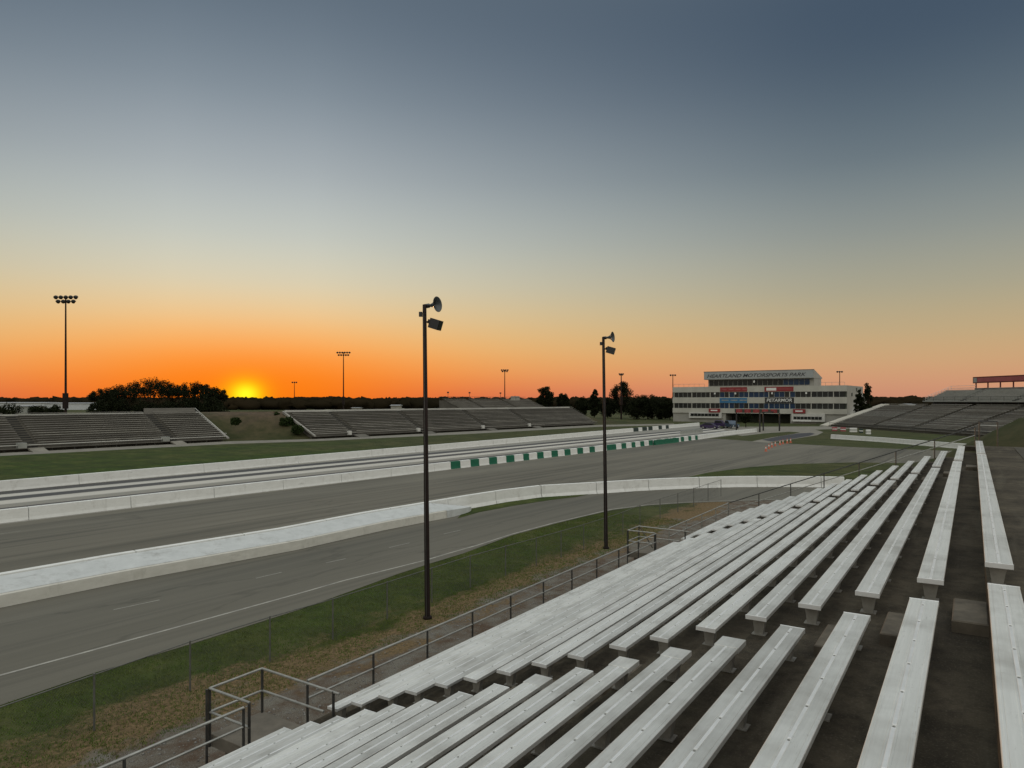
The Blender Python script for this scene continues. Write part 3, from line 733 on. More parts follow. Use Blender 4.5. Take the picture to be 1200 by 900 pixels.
MB().prism([(-.2, f0 - .1), (-.2, f0 + .15), (yb, zb + .25), (yb, zb - .2)], LA + .05, LA + .5).build('side_panel', M['alu_far'], rootA)
MB().box(LA - 9.5, LA - .3, yb - .5, yb - .1, zb, zb + .95).build('back_panel', M['alu_dim'], rootA)
MB().box(0, LA - 9.6, yb - .3, yb - .15, zb + .002, zb + .22).build('back_curb', M['alu_side'], rootA)
# second stand
azB = azof(FB0, FB1); uB = Vector((math.sin(azB), math.cos(azB), 0)); LB = (FB1 - FB0).length
aB = [(along_px(px, FB0, uB), along_px(px, FB0, uB) + 1.5) for px in (414, 494, 569, 623)]
rootB, f0, zb, yb = grandstand('grandstand', 'long low grandstand in the middle distance with four dark aisles', FB0, azB, LB, 14, .62, .315, .95, aB, [M['alu_far'], M['alu_mid'], M['alu_dim']], M['terr_far'], 'grandstands across the track', gap_under=True)
for k in range(int(LB / 4)): MB().tube((k * 4 + .5, .0, 0), (k * 4 + .5, 0, f0 - .12), .06, .06, 6).build('support_post', M['galv_dark'], rootB)
MB().box(0, LB, yb - .4, yb - .1, zb + .002, zb + .4).build('back_curb', M['alu_side'], rootB)
MB().box(0, LB, .02, .35, .95 - .05, .99).build('front_bench', M['alu_far'], rootB)
MB().prism([(-.2, f0 - .1), (-.2, f0 + .15), (yb, zb + .25), (yb, zb - .2)], -.5, -.05).build('side_panel', M['alu_far'], rootB)
for (a, b) in aB:
    MB().prism([(-.2, f0), (-.2, f0 - .3), (-1.9, .0), (-2.2, .0)], a, b + 1.2).build('entry_stairs', M['terr_far'], rootB)
    MB().box(a - 1.3, a - .5, -.2, .3, f0, f0 + .75).build('entry_panel', M['btrim'], rootB)
# upper tier behind the second stand
nB = Vector((-math.cos(azB), math.sin(azB), 0))
pC = PD(541, 190, 0); azC = azB; uC = uB
LC = on_line(641, pC, uC)
rootC, f0c, zbc, ybc = grandstand('grandstand', 'pale upper tier of bleachers rising behind the middle grandstand', pC, azC, LC, 11, .62, .235, 5.1 - 0, [(LC*.24, LC*.24+1.2), (LC*.62, LC*.62+1.2)], [M['alu_mid'], M['alu_far']], M['terr_far'], 'grandstands across the track', back_wall=True)
rl = MB()
for k in range(int(LC / 2.4)): MB().tube((k * 2.4, ybc, zbc), (k * 2.4, ybc, zbc + 1.0), .05, .05, 5).build('rail_post', M['galv_dark'], rootC)
MB().path([(0, ybc, zbc + 1.0), (LC, ybc, zbc + 1.0)], .05, 5).build('back_rail', M['galv_dark'], rootC)
MB().box(LC * .87, LC * .93, ybc + .2, ybc + 2, 0, zbc + 1.3).build('camera_hut', M['bwall2'], rootC)
for k in (.09, .32, .68):
    MB().tube((LC * k, ybc, zbc), (LC * k, ybc, zbc + 2.4), .06, .06, 5).build('flag_post', M['galv_dark'], rootC)
    MB().box(LC * k - .3, LC * k + .3, ybc - .1, ybc + .1, zbc + 2.0, zbc + 2.4).build('loudspeaker', M['black'], rootC)

# right-hand stand
pD = G(975, 499.8); uD = Vector((.06, -1, 0)).normalized(); azD = math.atan2(uD.x, uD.y)
LD = 95
aD = [(on_line(px, pD, uD), on_line(px, pD, uD) + 1.4) for px in (1019, 1064, 1117, 1190)]
rootD, f0d, zbd, ybd = grandstand('grandstand', 'broad terraced grandstand with dark aisles on the bank at the right', pD, azD, LD, 24, .62, .222, 1.0, aD, [M['alu_mid'], M['alu_far'], M['alu_side']], M['terr_far'], 'stands on the right bank')
MB().prism([(-1.4, -.05), (-1.4, .25), (ybd, zbd + .35), (ybd, zbd - .3)], -4.2, -.1).build('side_ramp', M['ramp'], rootD)
for k in range(20): MB().tube((k * 4.6 + .5, -.9, 0), (k * 4.6 + .5, -.9, 1.1), .04, .04, 5).build('front_post', M['galv_dark'], rootD)
MB().path([(0, -.9, 1.1), (LD, -.9, 1.1)], .05, 5).build('front_rail', M['galv_dark'], rootD)
# upper tier of the right-hand stand
dD = Vector((-uD.y, uD.x, 0))
offE = on_line(1081, pD + dD * (ybd + 1.2), uD)
pE = pD + dD * (ybd + 1.2) + uD * offE
rootE, f0e, zbe, ybe = grandstand('grandstand', 'pale raised bleacher tier with handrails along the top of the right bank', pE, azD, 80, 10, .62, .275, 7.55, [(13.5, 14.6), (30, 31.2), (45, 46.2), (60, 61)], M['alu_side'], M['signgrey'], 'stands on the right bank', elevated=True)
for k in range(20):
    MB().tube((k * 4 + .3, .2, 0), (k * 4 + .3, .2, f0e - .2), .10, .10, 6).build('support_post', M['deck_dark'], rootE)
    MB().tube((k * 4 + .3, .05, f0e), (k * 4 + .3, .05, f0e + 1.0), .04, .04, 5).build('rail_post', M['galv_dark'], rootE)
MB().path([(0, .05, f0e + 1.0), (80, .05, f0e + 1.0)], .045, 5).build('front_rail', M['galv_dark'], rootE)
MB().path([(0, .75, f0e + 1.05), (0, ybe, zbe + 1.1), (9, ybe, zbe + 1.1)], .045, 5).build('side_rail', M['alu_side'], rootE)
MB().path([(0, .75, f0e + .55), (0, ybe, zbe + .6), (9, ybe, zbe + .6)], .035, 5).build('side_rail', M['alu_side'], rootE)
for k in range(9):
    yy = .75 + (ybe - .75) * k / 8; z = f0e + (zbe - f0e) * k / 8; MB().tube((0, yy, z), (0, yy, z + 1.05), .04, .04, 5).build('rail_post', M['alu_side'], rootE)
MB().box(9, 25, ybe - .3, ybe - .1, zbe + .002, zbe + .45).build('back_screen', M['black'], rootE)
MB().box(29, 44, ybe - .3, ybe - .1, zbe + .002, zbe + .45).build('back_screen', M['black'], rootE)
MB().box(0.5, 80, 2.5, 2.8, 0, f0e - .3).build('under_wall', M['deck_dark'], rootE)
# red billboard above it
uE_off = on_line(1140, pE + dD * (ybe + 1.0), uD)
pF = pE + dD * (ybe + 1.0) + uD * uE_off
bf = empty('billboard', (pF.x, pF.y, 0), R(90) - azD); tag(bf, 'long red billboard on posts above the raised tier at the right edge', 'billboard')
zb0 = H + (YH - 449.2) / F * pF.y; zb1 = H + (YH - 443) / F * pF.y
MB().box(0, 34, 0, .35, zb0, zb1 + .25).build('panel', M['redd'], bf)
MB().box(1.6, 19.5, -.012, -.002, zb0 + .28, zb1 - .05).build('faded_panel', M['pink'], bf)
for (a, b) in ((.25, 1.45), (20.5, 22.5)): MB().box(a, b, -.03, -.004, zb0 + .2, zb1).build('grey_square', M['signgrey'], bf)
for k in range(8): MB().tube((.9 + k * 4.1, .2, 0), (.9 + k * 4.1, .2, zb0), .16, .16, 6).build('post', M['redd'], bf)

# ------------------------------------------------------------------ berms
def berm(name, pts, prof, label, taper_end=0, taper_start=0):
    pts = resample(pts, 6); mb_ = MB(); n = len(prof); N = len(pts)
    for i, p in enumerate(pts):
        a = pts[max(i-1,0)]; b = pts[min(i+1,N-1)]; d = (b-a).normalized(); nn = Vector((-d.y, d.x, 0))
        f = min(1, (N-1-i) / taper_end if taper_end else 1, i / taper_start if taper_start else 1); f = f * f * (3 - 2 * f)
        for q, (o_, z) in enumerate(prof):
            wz = 0 if z <= 0 else mnoise.noise(Vector((i * .21, q * .6, 3))) * .35
            mb_.v.append(tuple(p + nn * o_ + Vector((0, 0, z * f + wz * f - (.05 if z <= 0 else 0)))))
    for i in range(N - 1):
        for q in range(n - 1): mb_.f.append((i*n+q, (i+1)*n+q, (i+1)*n+q+1, i*n+q+1))
    return tag(mb_.build(name, M['berm'], None, True), label, 'bank', kind='structure')
BP = [(1.2,0),(3,.55),(6,2.0),(9.2,4.3),(11.5,4.75),(15,4.8),(22,4.8),(34,3.5),(60,0)]
berm('left_bank', [oA - uA*10, FA1 - uA * 3, FA1 + uA * 3.2, FB0 - uB * 3, FB0 + uB * 4, FB1, FB1 + uB * 14, FB1 + uB * 34], BP, 'grass and bare dirt bank under the grandstands across the track', taper_end=7)
berm('right_bank', [pD - uD * 24, pD, pD + uD * 50, pD + uD * 120], [(-.2,0),(4,.7),(9,2.3),(15,4.4),(17,5.4),(24,5.6),(34,5.6),(50,4),(75,0)], 'grass bank under the right-hand grandstands', taper_start=4)

berm('near_bank', [Vector((37.5, 73, 0)), Vector((37.5, 43, 0))], [(-2.2,0),(0,1.5),(2.9,3.9),(6.0,5.6),(9,6.2),(20,6.2),(32,0)], 'dark grass bank just beyond the end of the upper walkway', taper_start=2)
# ------------------------------------------------------------------ control building
th = -TA; BS = 1.14; PL = Vector((.2268 * 215 * BS, 215 * BS, H * (1 - BS)))
bl = empty('control_building', PL, th); bl.scale = (BS, BS, BS)
tag(bl, 'four storey pale control building with ribbon windows and big rooftop name sign', 'building')
uBx = Vector((math.cos(TA), -math.sin(TA), 0))
def lx(px): k = (px - CX) / F; return (k * PL.y - PL.x) / (uBx.x - k * uBx.y) / BS
WB = lx(992)
MB().box(0, WB, .3, 14, 3.6, 11.0).build('wall', M['recess'], bl)
MB().box(0, 16, .3, 14, 0, 3.6).build('lower_wall', M['bwall2'], bl)
MB().box(34, WB, .3, 14, 0, 3.6).build('lower_wall', M['bwall2'], bl)
MB().box(16, 34, 6, 14, 0, 3.59).build('entrance_wall', M['recess'], bl)
for (z0, z1) in ((3.55, 4.95), (6.45, 8.15), (9.65, 11.25)): MB().box(-.1, WB + .1, -.05, .35, z0, z1).build('spandrel', M['bwall'], bl)
MB().box(20, WB - .15, 14.01, 24, 0, 10.9).build('rear_block', M['bwall2'], bl)
MB().box(0, WB, .35, 14, 11.0, 11.2).build('flat_roof', M['broof'], bl)
for xe in (0, WB): MB().box(xe - .12, xe + .12, .36, 24.02 if xe else 14.02, 0, 11.24).build('end_wall', M['bwall2'], bl)
nwin = 34
for (z0, z1) in ((4.95, 6.45), (8.15, 9.65)):
    for i in range(nwin):
        a = .35 + (WB - .7) * i / nwin; b = .35 + (WB - .7) * (i + 1) / nwin; mid = (a + b) / 2
        m = M['glass_refl'] if lx(842) < mid < lx(932) and random.random() < .8 else M['glass']  # most middle windows get the painted banner reflection
        w_ = MB().box(a + .055, b - .055, .16, .29, z0 + .001, z1 - .001).build('window', m, bl)
        if i % 4 == 0: MB().box(a - .16, a + .05, .05, .3, z0 - .01, z1 + .01).build('mullion', M['bwall'], bl)
        else: MB().box(a - .05, a + .05, .10, .3, z0 - .01, z1 + .01).build('mullion', M['signgrey'], bl)
# top storey and its sign roof
XA, XB = lx(827), lx(950)
MB().box(XA + .6, XB + .8, .5, 9, 11.2, 13.3).build('top_storey', M['bwall2'], bl)
for i in range(20):
    a = XA + .9 + (XB - XA - 1.2) * i / 20; b = a + (XB - XA - 1.2) / 20
    MB().box(a + .08, b - .08, .38, .49, 11.55, 13.1).build('window', M['glass'] if i < 15 else M['glass_refl'], bl)
MB().prism([(-.6,13.3),(-.6,15.55),(-.3,15.7),(9.8,13.6),(9.8,13.3)], XA - .3, XB + .9).build('roof', M['bwall2'], bl)
MB().box(XA - .4, XB + 1.0, -.66, -.61, 15.5, 15.68).build('fascia_edge', M['broof'], bl)
MB().box(XA - .2, XB + .8, -.64, -.602, 13.4, 15.48).build('sign_fascia', M['fascia'], bl)
# wing at the right
MB().prism([(3.0,0),(3.0,3.6),(20,9.0),(23,9.0),(23,0)], WB + .13, WB + 1.3).build('end_stair', M['bwall2'], bl)
for (y_, z_) in ((6, 8.4), (13, 9.8), (19, 9.8)): MB().box(WB + .12, WB + .2, y_, y_ + 1.6, z_, z_ + .9).build('end_window', M['recess'], bl)
# lower framed window boxes
for (a, b, z0, z1) in ((lx(808), lx(846), 2.05, 3.75), (lx(928), lx(967), 1.5, 3.6)):
    MB().box(a, b, -.5, .29, z0, z1).build('window_box', M['btrim'], bl)
    for k in range(8):
        c = a + .5 + (b - a - 1.2) * k / 8; d = c + (b - a - 1.2) / 8; MB().box(c + .05, d - .05, -.56, -.502, z0 + .55, z0 + 1.35).build('window', M['glass'], bl)
MB().box(lx(930), lx(951), -.62, -.505, 1.52, 1.95).build('white_board', M['signtxt'], bl)
# signs on the facade
def sign(px0, px1, z0, z1, m, yy=-.12):
    a, b = lx(px0), lx(px1); return MB().box(a, b, yy, -.052, z0, z1).build('sign', m, bl), a, b
def text(body, parent, mat, x0, x1, y, z0, z1, shear=0.0):
    cu = bpy.data.curves.new('lettering', 'FONT'); cu.body = body; cu.size = 1; cu.shear = shear; cu.extrude = .01; cu.offset = .012
    o = bpy.data.objects.new('tmp', cu); C.objects.link(o); bpy.context.view_layer.update()
    me = bpy.data.meshes.new_from_object(o); bpy.data.objects.remove(o); co = np.empty(len(me.vertices) * 3); me.vertices.foreach_get('co', co); co = co.reshape(-1, 3)
    mn, mx = co.min(0), co.max(0); c2 = np.empty_like(co)
    c2[:, 0] = x0 + (co[:, 0] - mn[0]) / (mx[0] - mn[0]) * (x1 - x0); c2[:, 2] = z0 + (co[:, 1] - mn[1]) / (mx[1] - mn[1]) * (z1 - z0); c2[:, 1] = y - (co[:, 2] - mn[2]) * 1.0
    me.vertices.foreach_set('co', c2.ravel()); me.materials.clear(); me.materials.append(mat); me.name = 'lettering'
    q = bpy.data.objects.new('lettering', me); C.objects.link(q); q.parent = parent; return q
text('HEARTLAND MOTORSPORTS PARK', bl, M['title'], lx(829.5), lx(945.5), -.66, 13.85, 14.85, .35)
s1, a, b = sign(844, 875.5, 9.75, 11.05, M['red'])
for k in range(4): MB().box(a + .5 + k * 2.0, a + 1.9 + k * 2.0, -.135, -.122, 10.2, 10.6).build('sign_mark', M['pink'], s1)
s2, a, b = sign(896, 930, 9.75, 11.05, M['red'])
MB().box(a + .5, a + 3.2, -.135, -.122, 10.0, 10.75).build('sign_mark', M['signtxt'], s2); MB().box(a + 3.7, b - .5, -.135, -.122, 10.3, 10.5).build('sign_mark', M['pink'], s2)
s3, a, b = sign(843.5, 875.5, 6.5, 7.95, M['blue'])
for k in range(3): MB().box(a + .6 + k * 2.6, a + 2.6 + k * 2.6, -.135, -.122, 7.15, 7.45).build('sign_mark', M['signgrey'], s3)
s4, a, b = sign(896.5, 930.5, 6.5, 8.05, M['black'])
text('PETARMOR', s4, M['signtxt'], a + .5, b - .5, -.135, 6.85, 7.75, .15)
for p0, p1 in ((831.5, 844), (930, 944)):
    s5, a, b = sign(p0, p1, 3.75, 4.85, M['red'], -.7); MB().box(a + .6, b - .6, -.72, -.702, 4.15, 4.5).build('sign_mark', M['signtxt'], s5)
# roof rails
for (x0, x1) in ((0, XA), (XB + 2, WB)):
    MB().path([(x0 + .1, .4, 12.1), (x1 - .5, .4, 12.1)], .04, 5).build('roof_rail', M['galv'], bl)
    n = int((x1 - x0) / 1.6)
    for k in range(n + 1): xx = x0 + .1 + (x1 - x0 - .6) * k / n; MB().tube((xx, .4, 11.2), (xx, .4, 12.1), .035, .035, 5).build('rail_post', M['galv'], bl)
for px in (838, 862, 884, 905, 945):
    MB().box(lx(px) - .2, lx(px) + .2, -.3, -.05, 9.0 if px != 884 else 12.3, 9.5 if px != 884 else 12.9).build('facade_lamp', M['signtxt'], bl)
# start gantry before the building
gp = G(861, 504.0); gz = lambda py, D: H + (YH - py) / F * D
ga = empty('start_gantry', gp, th); tag(ga, 'red panelled gantry on dark posts before the control building', 'gantry')
ux = uBx; kx = (913 - CX) / F; LG = (kx * gp.y - gp.x) / (ux.x - kx * ux.y)
zg0 = gz(484, gp.y - 5); zg1 = gz(479.6, gp.y - 5)
MB().box(0, LG, 0, .5, zg0, zg1).build('beam', M['recess'], ga)
for k in range(5):
    a = .1 + (LG - .2) * k / 5; s_ = MB().box(a + .25, a + (LG - .2) / 5 - .35, -.08, -.003, zg0 + .03, zg1 - .02).build('red_panel', M['red'], ga)
    MB().box(a + .65, a + (LG - .2) / 5 - .8, -.1, -.083, zg0 + .35, zg1 - .35).build('panel_mark', M['pink'], s_)
for px, dy_ in ((862.5, .3), (894, .3), (907, -4), (914, .3)):
    kk = (px - CX) / F; xx = (kk * gp.y - gp.x) / (ux.x - kk * ux.y)
    if px == 907: MB().tube((xx - 1.0, -8, 0), (xx - 1.0, -8, zg0 + .4), .18, .16, 8).build('post', M['black'], ga)
    else: MB().tube((min(xx, LG), dy_, 0), (min(xx, LG), dy_, zg0), .18, .16, 8).build('post', M['black'], ga)
MB().box(LG * .86 - .2, LG * .86 + .2, -8, .3, zg0 + .1, zg0 + .4).build('cross_arm', M['black'], ga)

# ------------------------------------------------------------------ vehicles, cones
def vehicle(name, label, loc, rz, prof, wprof, L, wd, mat, wheels, wr):
    o = empty(name, loc, rz); b = MB().prism(prof, -wd/2, wd/2); ob = b.build('body', mat, o)
    bv = ob.modifiers.new('b', 'BEVEL'); bv.width = .05; bv.segments = 2; bv.limit_method = 'ANGLE'
    MB().prism(wprof, -wd/2 - .006, wd/2 + .006).build('windows', M['glass'], o)
    for y_ in wheels:
        for sx_ in (-1, 1):
            t_ = MB().lathe((sx_ * (wd/2 - .2), y_, wr), (sx_, 0, 0), [(0,0),(0,wr*.9),(.03,wr),(.2,wr),(.23,wr*.9),(.23,wr*.62)], 18).build('wheel', M['tyre'], o, True)
            MB().lathe((sx_ * (wd/2 - .2), y_, wr), (sx_, 0, 0), [(.20,0),(.21,wr*.3),(.21,wr*.62)], 12).build('rim', M['rim'], t_)
    for sx_ in (-1, 1): MB().box(sx_ * wd * .36 - .13, sx_ * wd * .36 + .13, prof[0][0] - .02, prof[0][0] + .04, .62, .80).build('headlight', M['signtxt'], o)
    return tag(o, label, 'vehicle')
car_prof = [(-2.3,.3),(-2.3,.75),(-1.3,.95),(-.5,1.5),(1.0,1.55),(1.9,1.05),(2.35,.95),(2.35,.3)]
car_win = [(-1.05,1.0),(-.45,1.43),(.95,1.47),(1.6,1.05)]
truck_prof = [(-2.8,.45),(-2.8,1.15),(-1.3,1.3),(-.7,2.0),(1.0,2.05),(1.1,1.35),(2.9,1.35),(2.9,.45)]
truck_win = [(-1.05,1.35),(-.62,1.92),(.85,1.95),(.9,1.38)]
vehicle('sports_car', 'dark purple car parked in the drag lanes near the start', G(832, 502.5), R(60), car_prof, car_win, 4.7, 1.9, M['purple'], (-1.45, 1.5), .36)
vehicle('tow_truck', 'dark purple pickup parked behind the purple car at the start', G(843, 501.6), R(62), truck_prof, truck_win, 5.6, 2.05, M['purple'], (-1.8, 1.8), .42)
vehicle('pickup_truck', 'blue grey pickup truck parked nearest the gantry', G(856, 502.0), R(12), truck_prof, truck_win, 5.6, 2.05, M['carblue'], (-1.8, 1.8), .42)

def cone_src():
    o = empty('traffic_cone'); MB().box(-.24, .24, -.24, .24, 0, .04, .01).build('base', M['orange'], o)
    MB().lathe((0,0,.04), (0,0,1), [(0,.17),(.84,.035),(.86,.0)], 16).build('body', M['orange'], o, True)
    MB().lathe((0,0,.04), (0,0,1), [(.42,.106),(.62,.074)], 16).build('reflective_band', M['conew'], o, True)
    return o
cs = cone_src(); cpx = [(897.5,529),(901,526.3),(904.5,524.3),(908.5,522.8),(914,521.5),(917.5,520.5),(922.5,519.6),(926.5,519)]
on = ['nearest', 'second', 'third', 'fourth', 'fifth', 'sixth', 'seventh', 'farthest']
for i, p in enumerate(cpx):
    o = cs if i == 0 else copy_tree(cs)
    o.location = G(*p); o.scale = (.92, .92, .92)
    lab = f'orange traffic cone on the apron, {on[i]} of the row of eight' if i in (0, 7) else f'orange traffic cone on the apron, {on[i]} from the near end of the row'
    tag(o, lab, 'traffic cone', 'cones in a row on the apron')

# ------------------------------------------------------------------ light towers
def tower(px, D, ytop, wpx, label, rows=2, n=5, rad=.25):
    p = PD(px, D); zt = H + (YH - ytop) / F * D; W_ = wpx / F * D
    o = empty('light_tower', p); 
    MB().tube((0,0,0), (0,0,zt), rad, rad * .5, 8).build('mast', M['pole'], o)
    for r_ in range(rows):
        z = zt - r_ * W_ * .17; wr_ = W_ * (1 - .18 * r_); nn_ = n - r_
        MB().box(-wr_/2, wr_/2, -.08, .08, z - .08, z + .08).build('cross_arm', M['lamp'], o)
        for i in range(nn_):
            xx = -wr_/2 + wr_ * (i + .5) / nn_; rr = W_ / n * .40
            MB().lathe((xx, .05, z - .05), (.25 * math.sin(i), -.8, -.5), [(-rr,0),(-rr,rr*.5),(-.2*rr,rr),(.5*rr,rr*1.0),(.5*rr,0)], 10).build('lamp', M['lamp'], o, True)
    MB().box(-rad*1.5, rad*1.5, -rad*1.6, rad, 5.5, 8.8).build('control_box', M['pole'], o)
    return tag(o, label, 'light tower', 'floodlight towers round the track')
tower(77, 150, 348, 29, 'tall floodlight tower at the far left behind the grandstand', 2, 5, .28)
tower(402.5, 290, 413, 17, 'floodlight tower right of the setting sun', 2, 6, .3)
tower(591.5, 430, 433.5, 9.5, 'floodlight tower above the pale upper tier in the centre', 2, 4, .4)
tower(728, 270, 438, 6.5, 'floodlight tower in front of the big round tree', 2, 3, .35)
tower(788.5, 330, 439.5, 8, 'floodlight tower above the left end of the control building', 1, 3, .3)
tower(345, 800, 448, 7, 'small distant floodlight tower beside the setting sun', 1, 3, .5)
tower(984, 230, 435.5, 8, 'floodlight tower above the right end of the control building', 1, 3, .2)

# ------------------------------------------------------------------ trees
def leaf_cards(cent, n, spread, size, rg):
    """n leaf faces scattered round each centre"""
    c = np.repeat(cent, n, axis=0); m = len(c)
    off = rg.normal(0, 1, (m, 3)); off /= np.linalg.norm(off, axis=1, keepdims=True); off *= (rg.random((m, 1)) ** .5) * spread
    c = c + off
    u = rg.normal(0, 1, (m, 3)); u /= np.linalg.norm(u, axis=1, keepdims=True)
    v = rg.normal(0, 1, (m, 3)); v -= (u * v).sum(1, keepdims=True) * u; v /= np.linalg.norm(v, axis=1, keepdims=True)
    s_ = size * (.6 + .8 * rg.random((m, 1)))
    V = np.stack([c - u * s_, c - v * s_ * .5, c + u * s_, c + v * s_ * .5], 1).reshape(-1, 3)
    return V, np.arange(m * 4).reshape(-1, 4)
def tree(name, label, loc, h, w_, base=.3, nclump=60, leaf=.22, per=45, shape='round', mat=None, seed=1, group=None, cat='tree', cl=None, depth=None, fork_=None):
    rg = np.random.default_rng(seed); rnd = random.Random(seed)
    o = empty(name, loc); depth = depth or w_
    pts = []
    zc = h * (base + (1 - base) / 2); hz = h * (1 - base) / 2
    while len(pts) < nclump:
        q = rg.uniform(-1, 1, 3); r = np.linalg.norm(q)
        if r > 1: continue
        if shape == 'round' and r < .45: continue
        if shape == 'umbrella' and (q[2] < -.15 and rg.random() < .8): continue
        if shape == 'dome':
            q = q / r * rg.uniform(.78, 1.0); q[2] = abs(q[2]) * 2 - 1.0 if rg.random() < .85 else q[2]
            q[2] = min(q[2] , 1 - 1.5 * (q[0]**2 + q[1]**2) ** 1.2 + .2)
        if shape == 'column': q[0] *= (1 - .6 * max(q[2], 0)); q[1] *= (1 - .6 * max(q[2], 0))
        pts.append((q[0] * w_ / 2, q[1] * depth / 2, zc + q[2] * hz))
    pts = np.array(pts); cl = cl or w_ * .13
    V, Fc = leaf_cards(pts, per, cl, leaf, rg)
    raw_mesh('crown', V, Fc, mat or M['leaf'], o)
    t = MB(); r0 = h * .022 + .05
    fork = h * (fork_ or (base * .8 + .05))
    t.tube((0,0,-.1), (0,0,fork), r0, r0 * .75, 8)
    for k in range(0, len(pts), max(1, len(pts) // 16)):
        e = Vector(pts[k]); s_ = Vector((0, 0, fork * .95)); mid = s_.lerp(e, .5) + Vector((rnd.uniform(-.3,.3), rnd.uniform(-.3,.3), h * .05))
        t.tube(s_, mid, r0 * .5, r0 * .3, 6); t.tube(mid, e, r0 * .3, r0 * .08, 5)
    t.build('trunk', M['bark'], o)
    return tag(o, label, cat, group)
gT = 'spreading trees behind the left grandstand'
def T(px, D, ytop, wpx): return PD(px, D), H + (YH - ytop) / F * D, wpx / F * D
for i, (px, D, yt, wp, lab) in enumerate(((122,186,457,34,'small spreading dark tree at the left end of the clump'),(147,196,451.5,44,'broad dark tree second from the left in the clump'),
        (178,184,445.5,54,'tallest spreading dark tree in the middle of the clump'),(203,200,450.5,36,'dark tree in the middle of the clump, just right of its tallest'),
        (226,186,448.5,42,'broad dark tree with open crown, second from the right in the clump'),(250,178,455,34,'low spreading dark tree nearest the setting sun'))):
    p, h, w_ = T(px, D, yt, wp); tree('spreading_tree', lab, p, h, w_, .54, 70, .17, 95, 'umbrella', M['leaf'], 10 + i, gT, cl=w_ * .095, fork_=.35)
for i, (px, D, yt, wp, lab) in enumerate(((118,176,470,26,'dark bush at the left foot of the tree clump'),(140,174,466,26,'dark bush under the second tree of the clump'),(168,176,471,30,'dark bush under the tallest spreading tree'),(196,174,470.5,32,'dark bush in the middle under the tree clump'),(222,174,468,30,'dark bush under the right half of the tree clump'),(250,172,468,34,'dark bush at the right foot of the tree clump'))):
    p, h, w_ = T(px, D, yt, wp); tree('bush', lab, p, h, w_, .05, 70, .2, 110, 'solid', M['leaf'], 30 + i, 'bushes under the tree clump', 'bush', cl=w_ * .15)
for i, (px, D, yt, wp, bs, lab) in enumerate(((638.5,250,453.5,19,.3,'round tree standing alone, leftmost beyond the middle grandstand'),(661,255,461,17,.15,'small dark tree between two taller round trees'),(682,280,466,16,.1,'low dark tree just left of the narrow upright one'),
        (696.5,245,457,14,.1,'narrow upright dark tree beyond the end of the middle grandstand'),(728,285,448,25,.12,'tall full dark tree behind a floodlight tower'))):
    p, h, w_ = T(px, D, yt, wp); tree('round_tree', lab, p, h, w_, bs, 90, .24, 110, 'solid' if i != 3 else 'column', M['leaf'], 50 + i, 'trees beyond the middle grandstand', cl=w_ * .15)
for i, (px, D, yt, wp) in enumerate(((746,270,465,24),(759,275,463.5,24),(773,270,465,26),(785,268,467.5,18),(712,290,468,20))):
    p, h, w_ = T(px, D, yt, wp); tree('bush', ['dark bush just right of the tall full tree','dark bush second to the right of the tall full tree','wide dark bush left of the control building','dark bush touching the left end of the control building','dark bush just left of the tall full tree'][i], p, h, w_, .03, 70, .24, 110, 'solid', M['leaf'], 70 + i, 'bushes left of the building', 'bush', cl=w_ * .17)
p, h, w_ = T(1006.5, 205, 457, 10); tree('column_tree', 'shorter upright dark tree against the right end of the building', p, h, w_, .05, 50, .26, 55, 'column', M['leaf'], 91, 'upright trees right of the building', cl=w_ * .22)
p, h, w_ = T(1016.5, 203, 448.5, 12); tree('column_tree', 'taller upright dark tree right of the building', p, h, w_, .05, 60, .26, 55, 'column', M['leaf'], 92, 'upright trees right of the building', cl=w_ * .22)
p, h, w_ = T(874, 190, 484.5, 12); tree('small_tree', 'small round dark tree under the gantry', p, h, w_, .4, 30, .2, 50, 'round', M['leaf'], 93, cl=w_ * .2)

# distant woods: one mass of crowns
ico_v, ico_f = [], []
import bmesh
bm = bmesh.new(); bmesh.ops.create_icosphere(bm, subdivisions=2, radius=1); bv = np.array([v.co[:] for v in bm.verts]); bfc = np.array([[v.index for v in f.verts] for f in bm.faces]); bm.free()
Vs, Fs = [], []; k = 0
rg = np.random.default_rng(3)
for i in range(2600):
    D = 520 + 1500 * rg.random() ** 1.3; px = rg.uniform(-250, 1450)
    ang = (px - CX) / F; x_ = ang * D
    top = H + (YH - (466.2 + 1.2 * mnoise.noise(Vector((px * .012, 0, 0))) + rg.uniform(-.6, 2.2))) / F * D
    if px < 110 and D < 900: continue
    if D < 800: top = min(top, 7.5)
    r_ = rg.uniform(.5, 1.1) * top * .8
    v = bv * (1 + .22 * rg.normal(0, 1, (len(bv), 1))) * np.array([r_ * 1.5, r_ * 1.5, top * .55]) + np.array([x_, D, top * .45])
    Vs.append(v); Fs.append(bfc + k); k += len(bv)
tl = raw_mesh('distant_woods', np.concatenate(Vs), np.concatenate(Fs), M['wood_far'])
tag(tl, 'dark distant woods along the horizon', 'woods', kind='stuff')
# low ridge
rg_ = MB(); pr = [(math.sin(a_) * 2600, math.cos(a_) * 2600, 0) for a_ in [R(-70 + 2.5 * i) for i in range(57)]]
for i, p in enumerate(pr):
    z = 12 + 4 * mnoise.noise(Vector((i * .25, 5, 0))); rg_.v += [(p[0] * .96, p[1] * .96, -1), (p[0], p[1], z), (p[0] * 1.1, p[1] * 1.1, z), (p[0] * 1.12, p[1] * 1.12, -1)]
for i in range(len(pr) - 1):
    for q in range(3): rg_.f.append((i*4+q, (i+1)*4+q, (i+1)*4+q+1, i*4+q+1))
tag(rg_.build('hills', M['wood_far'], None, True), 'low dark wooded ridge on the horizon', 'hills', kind='structure')

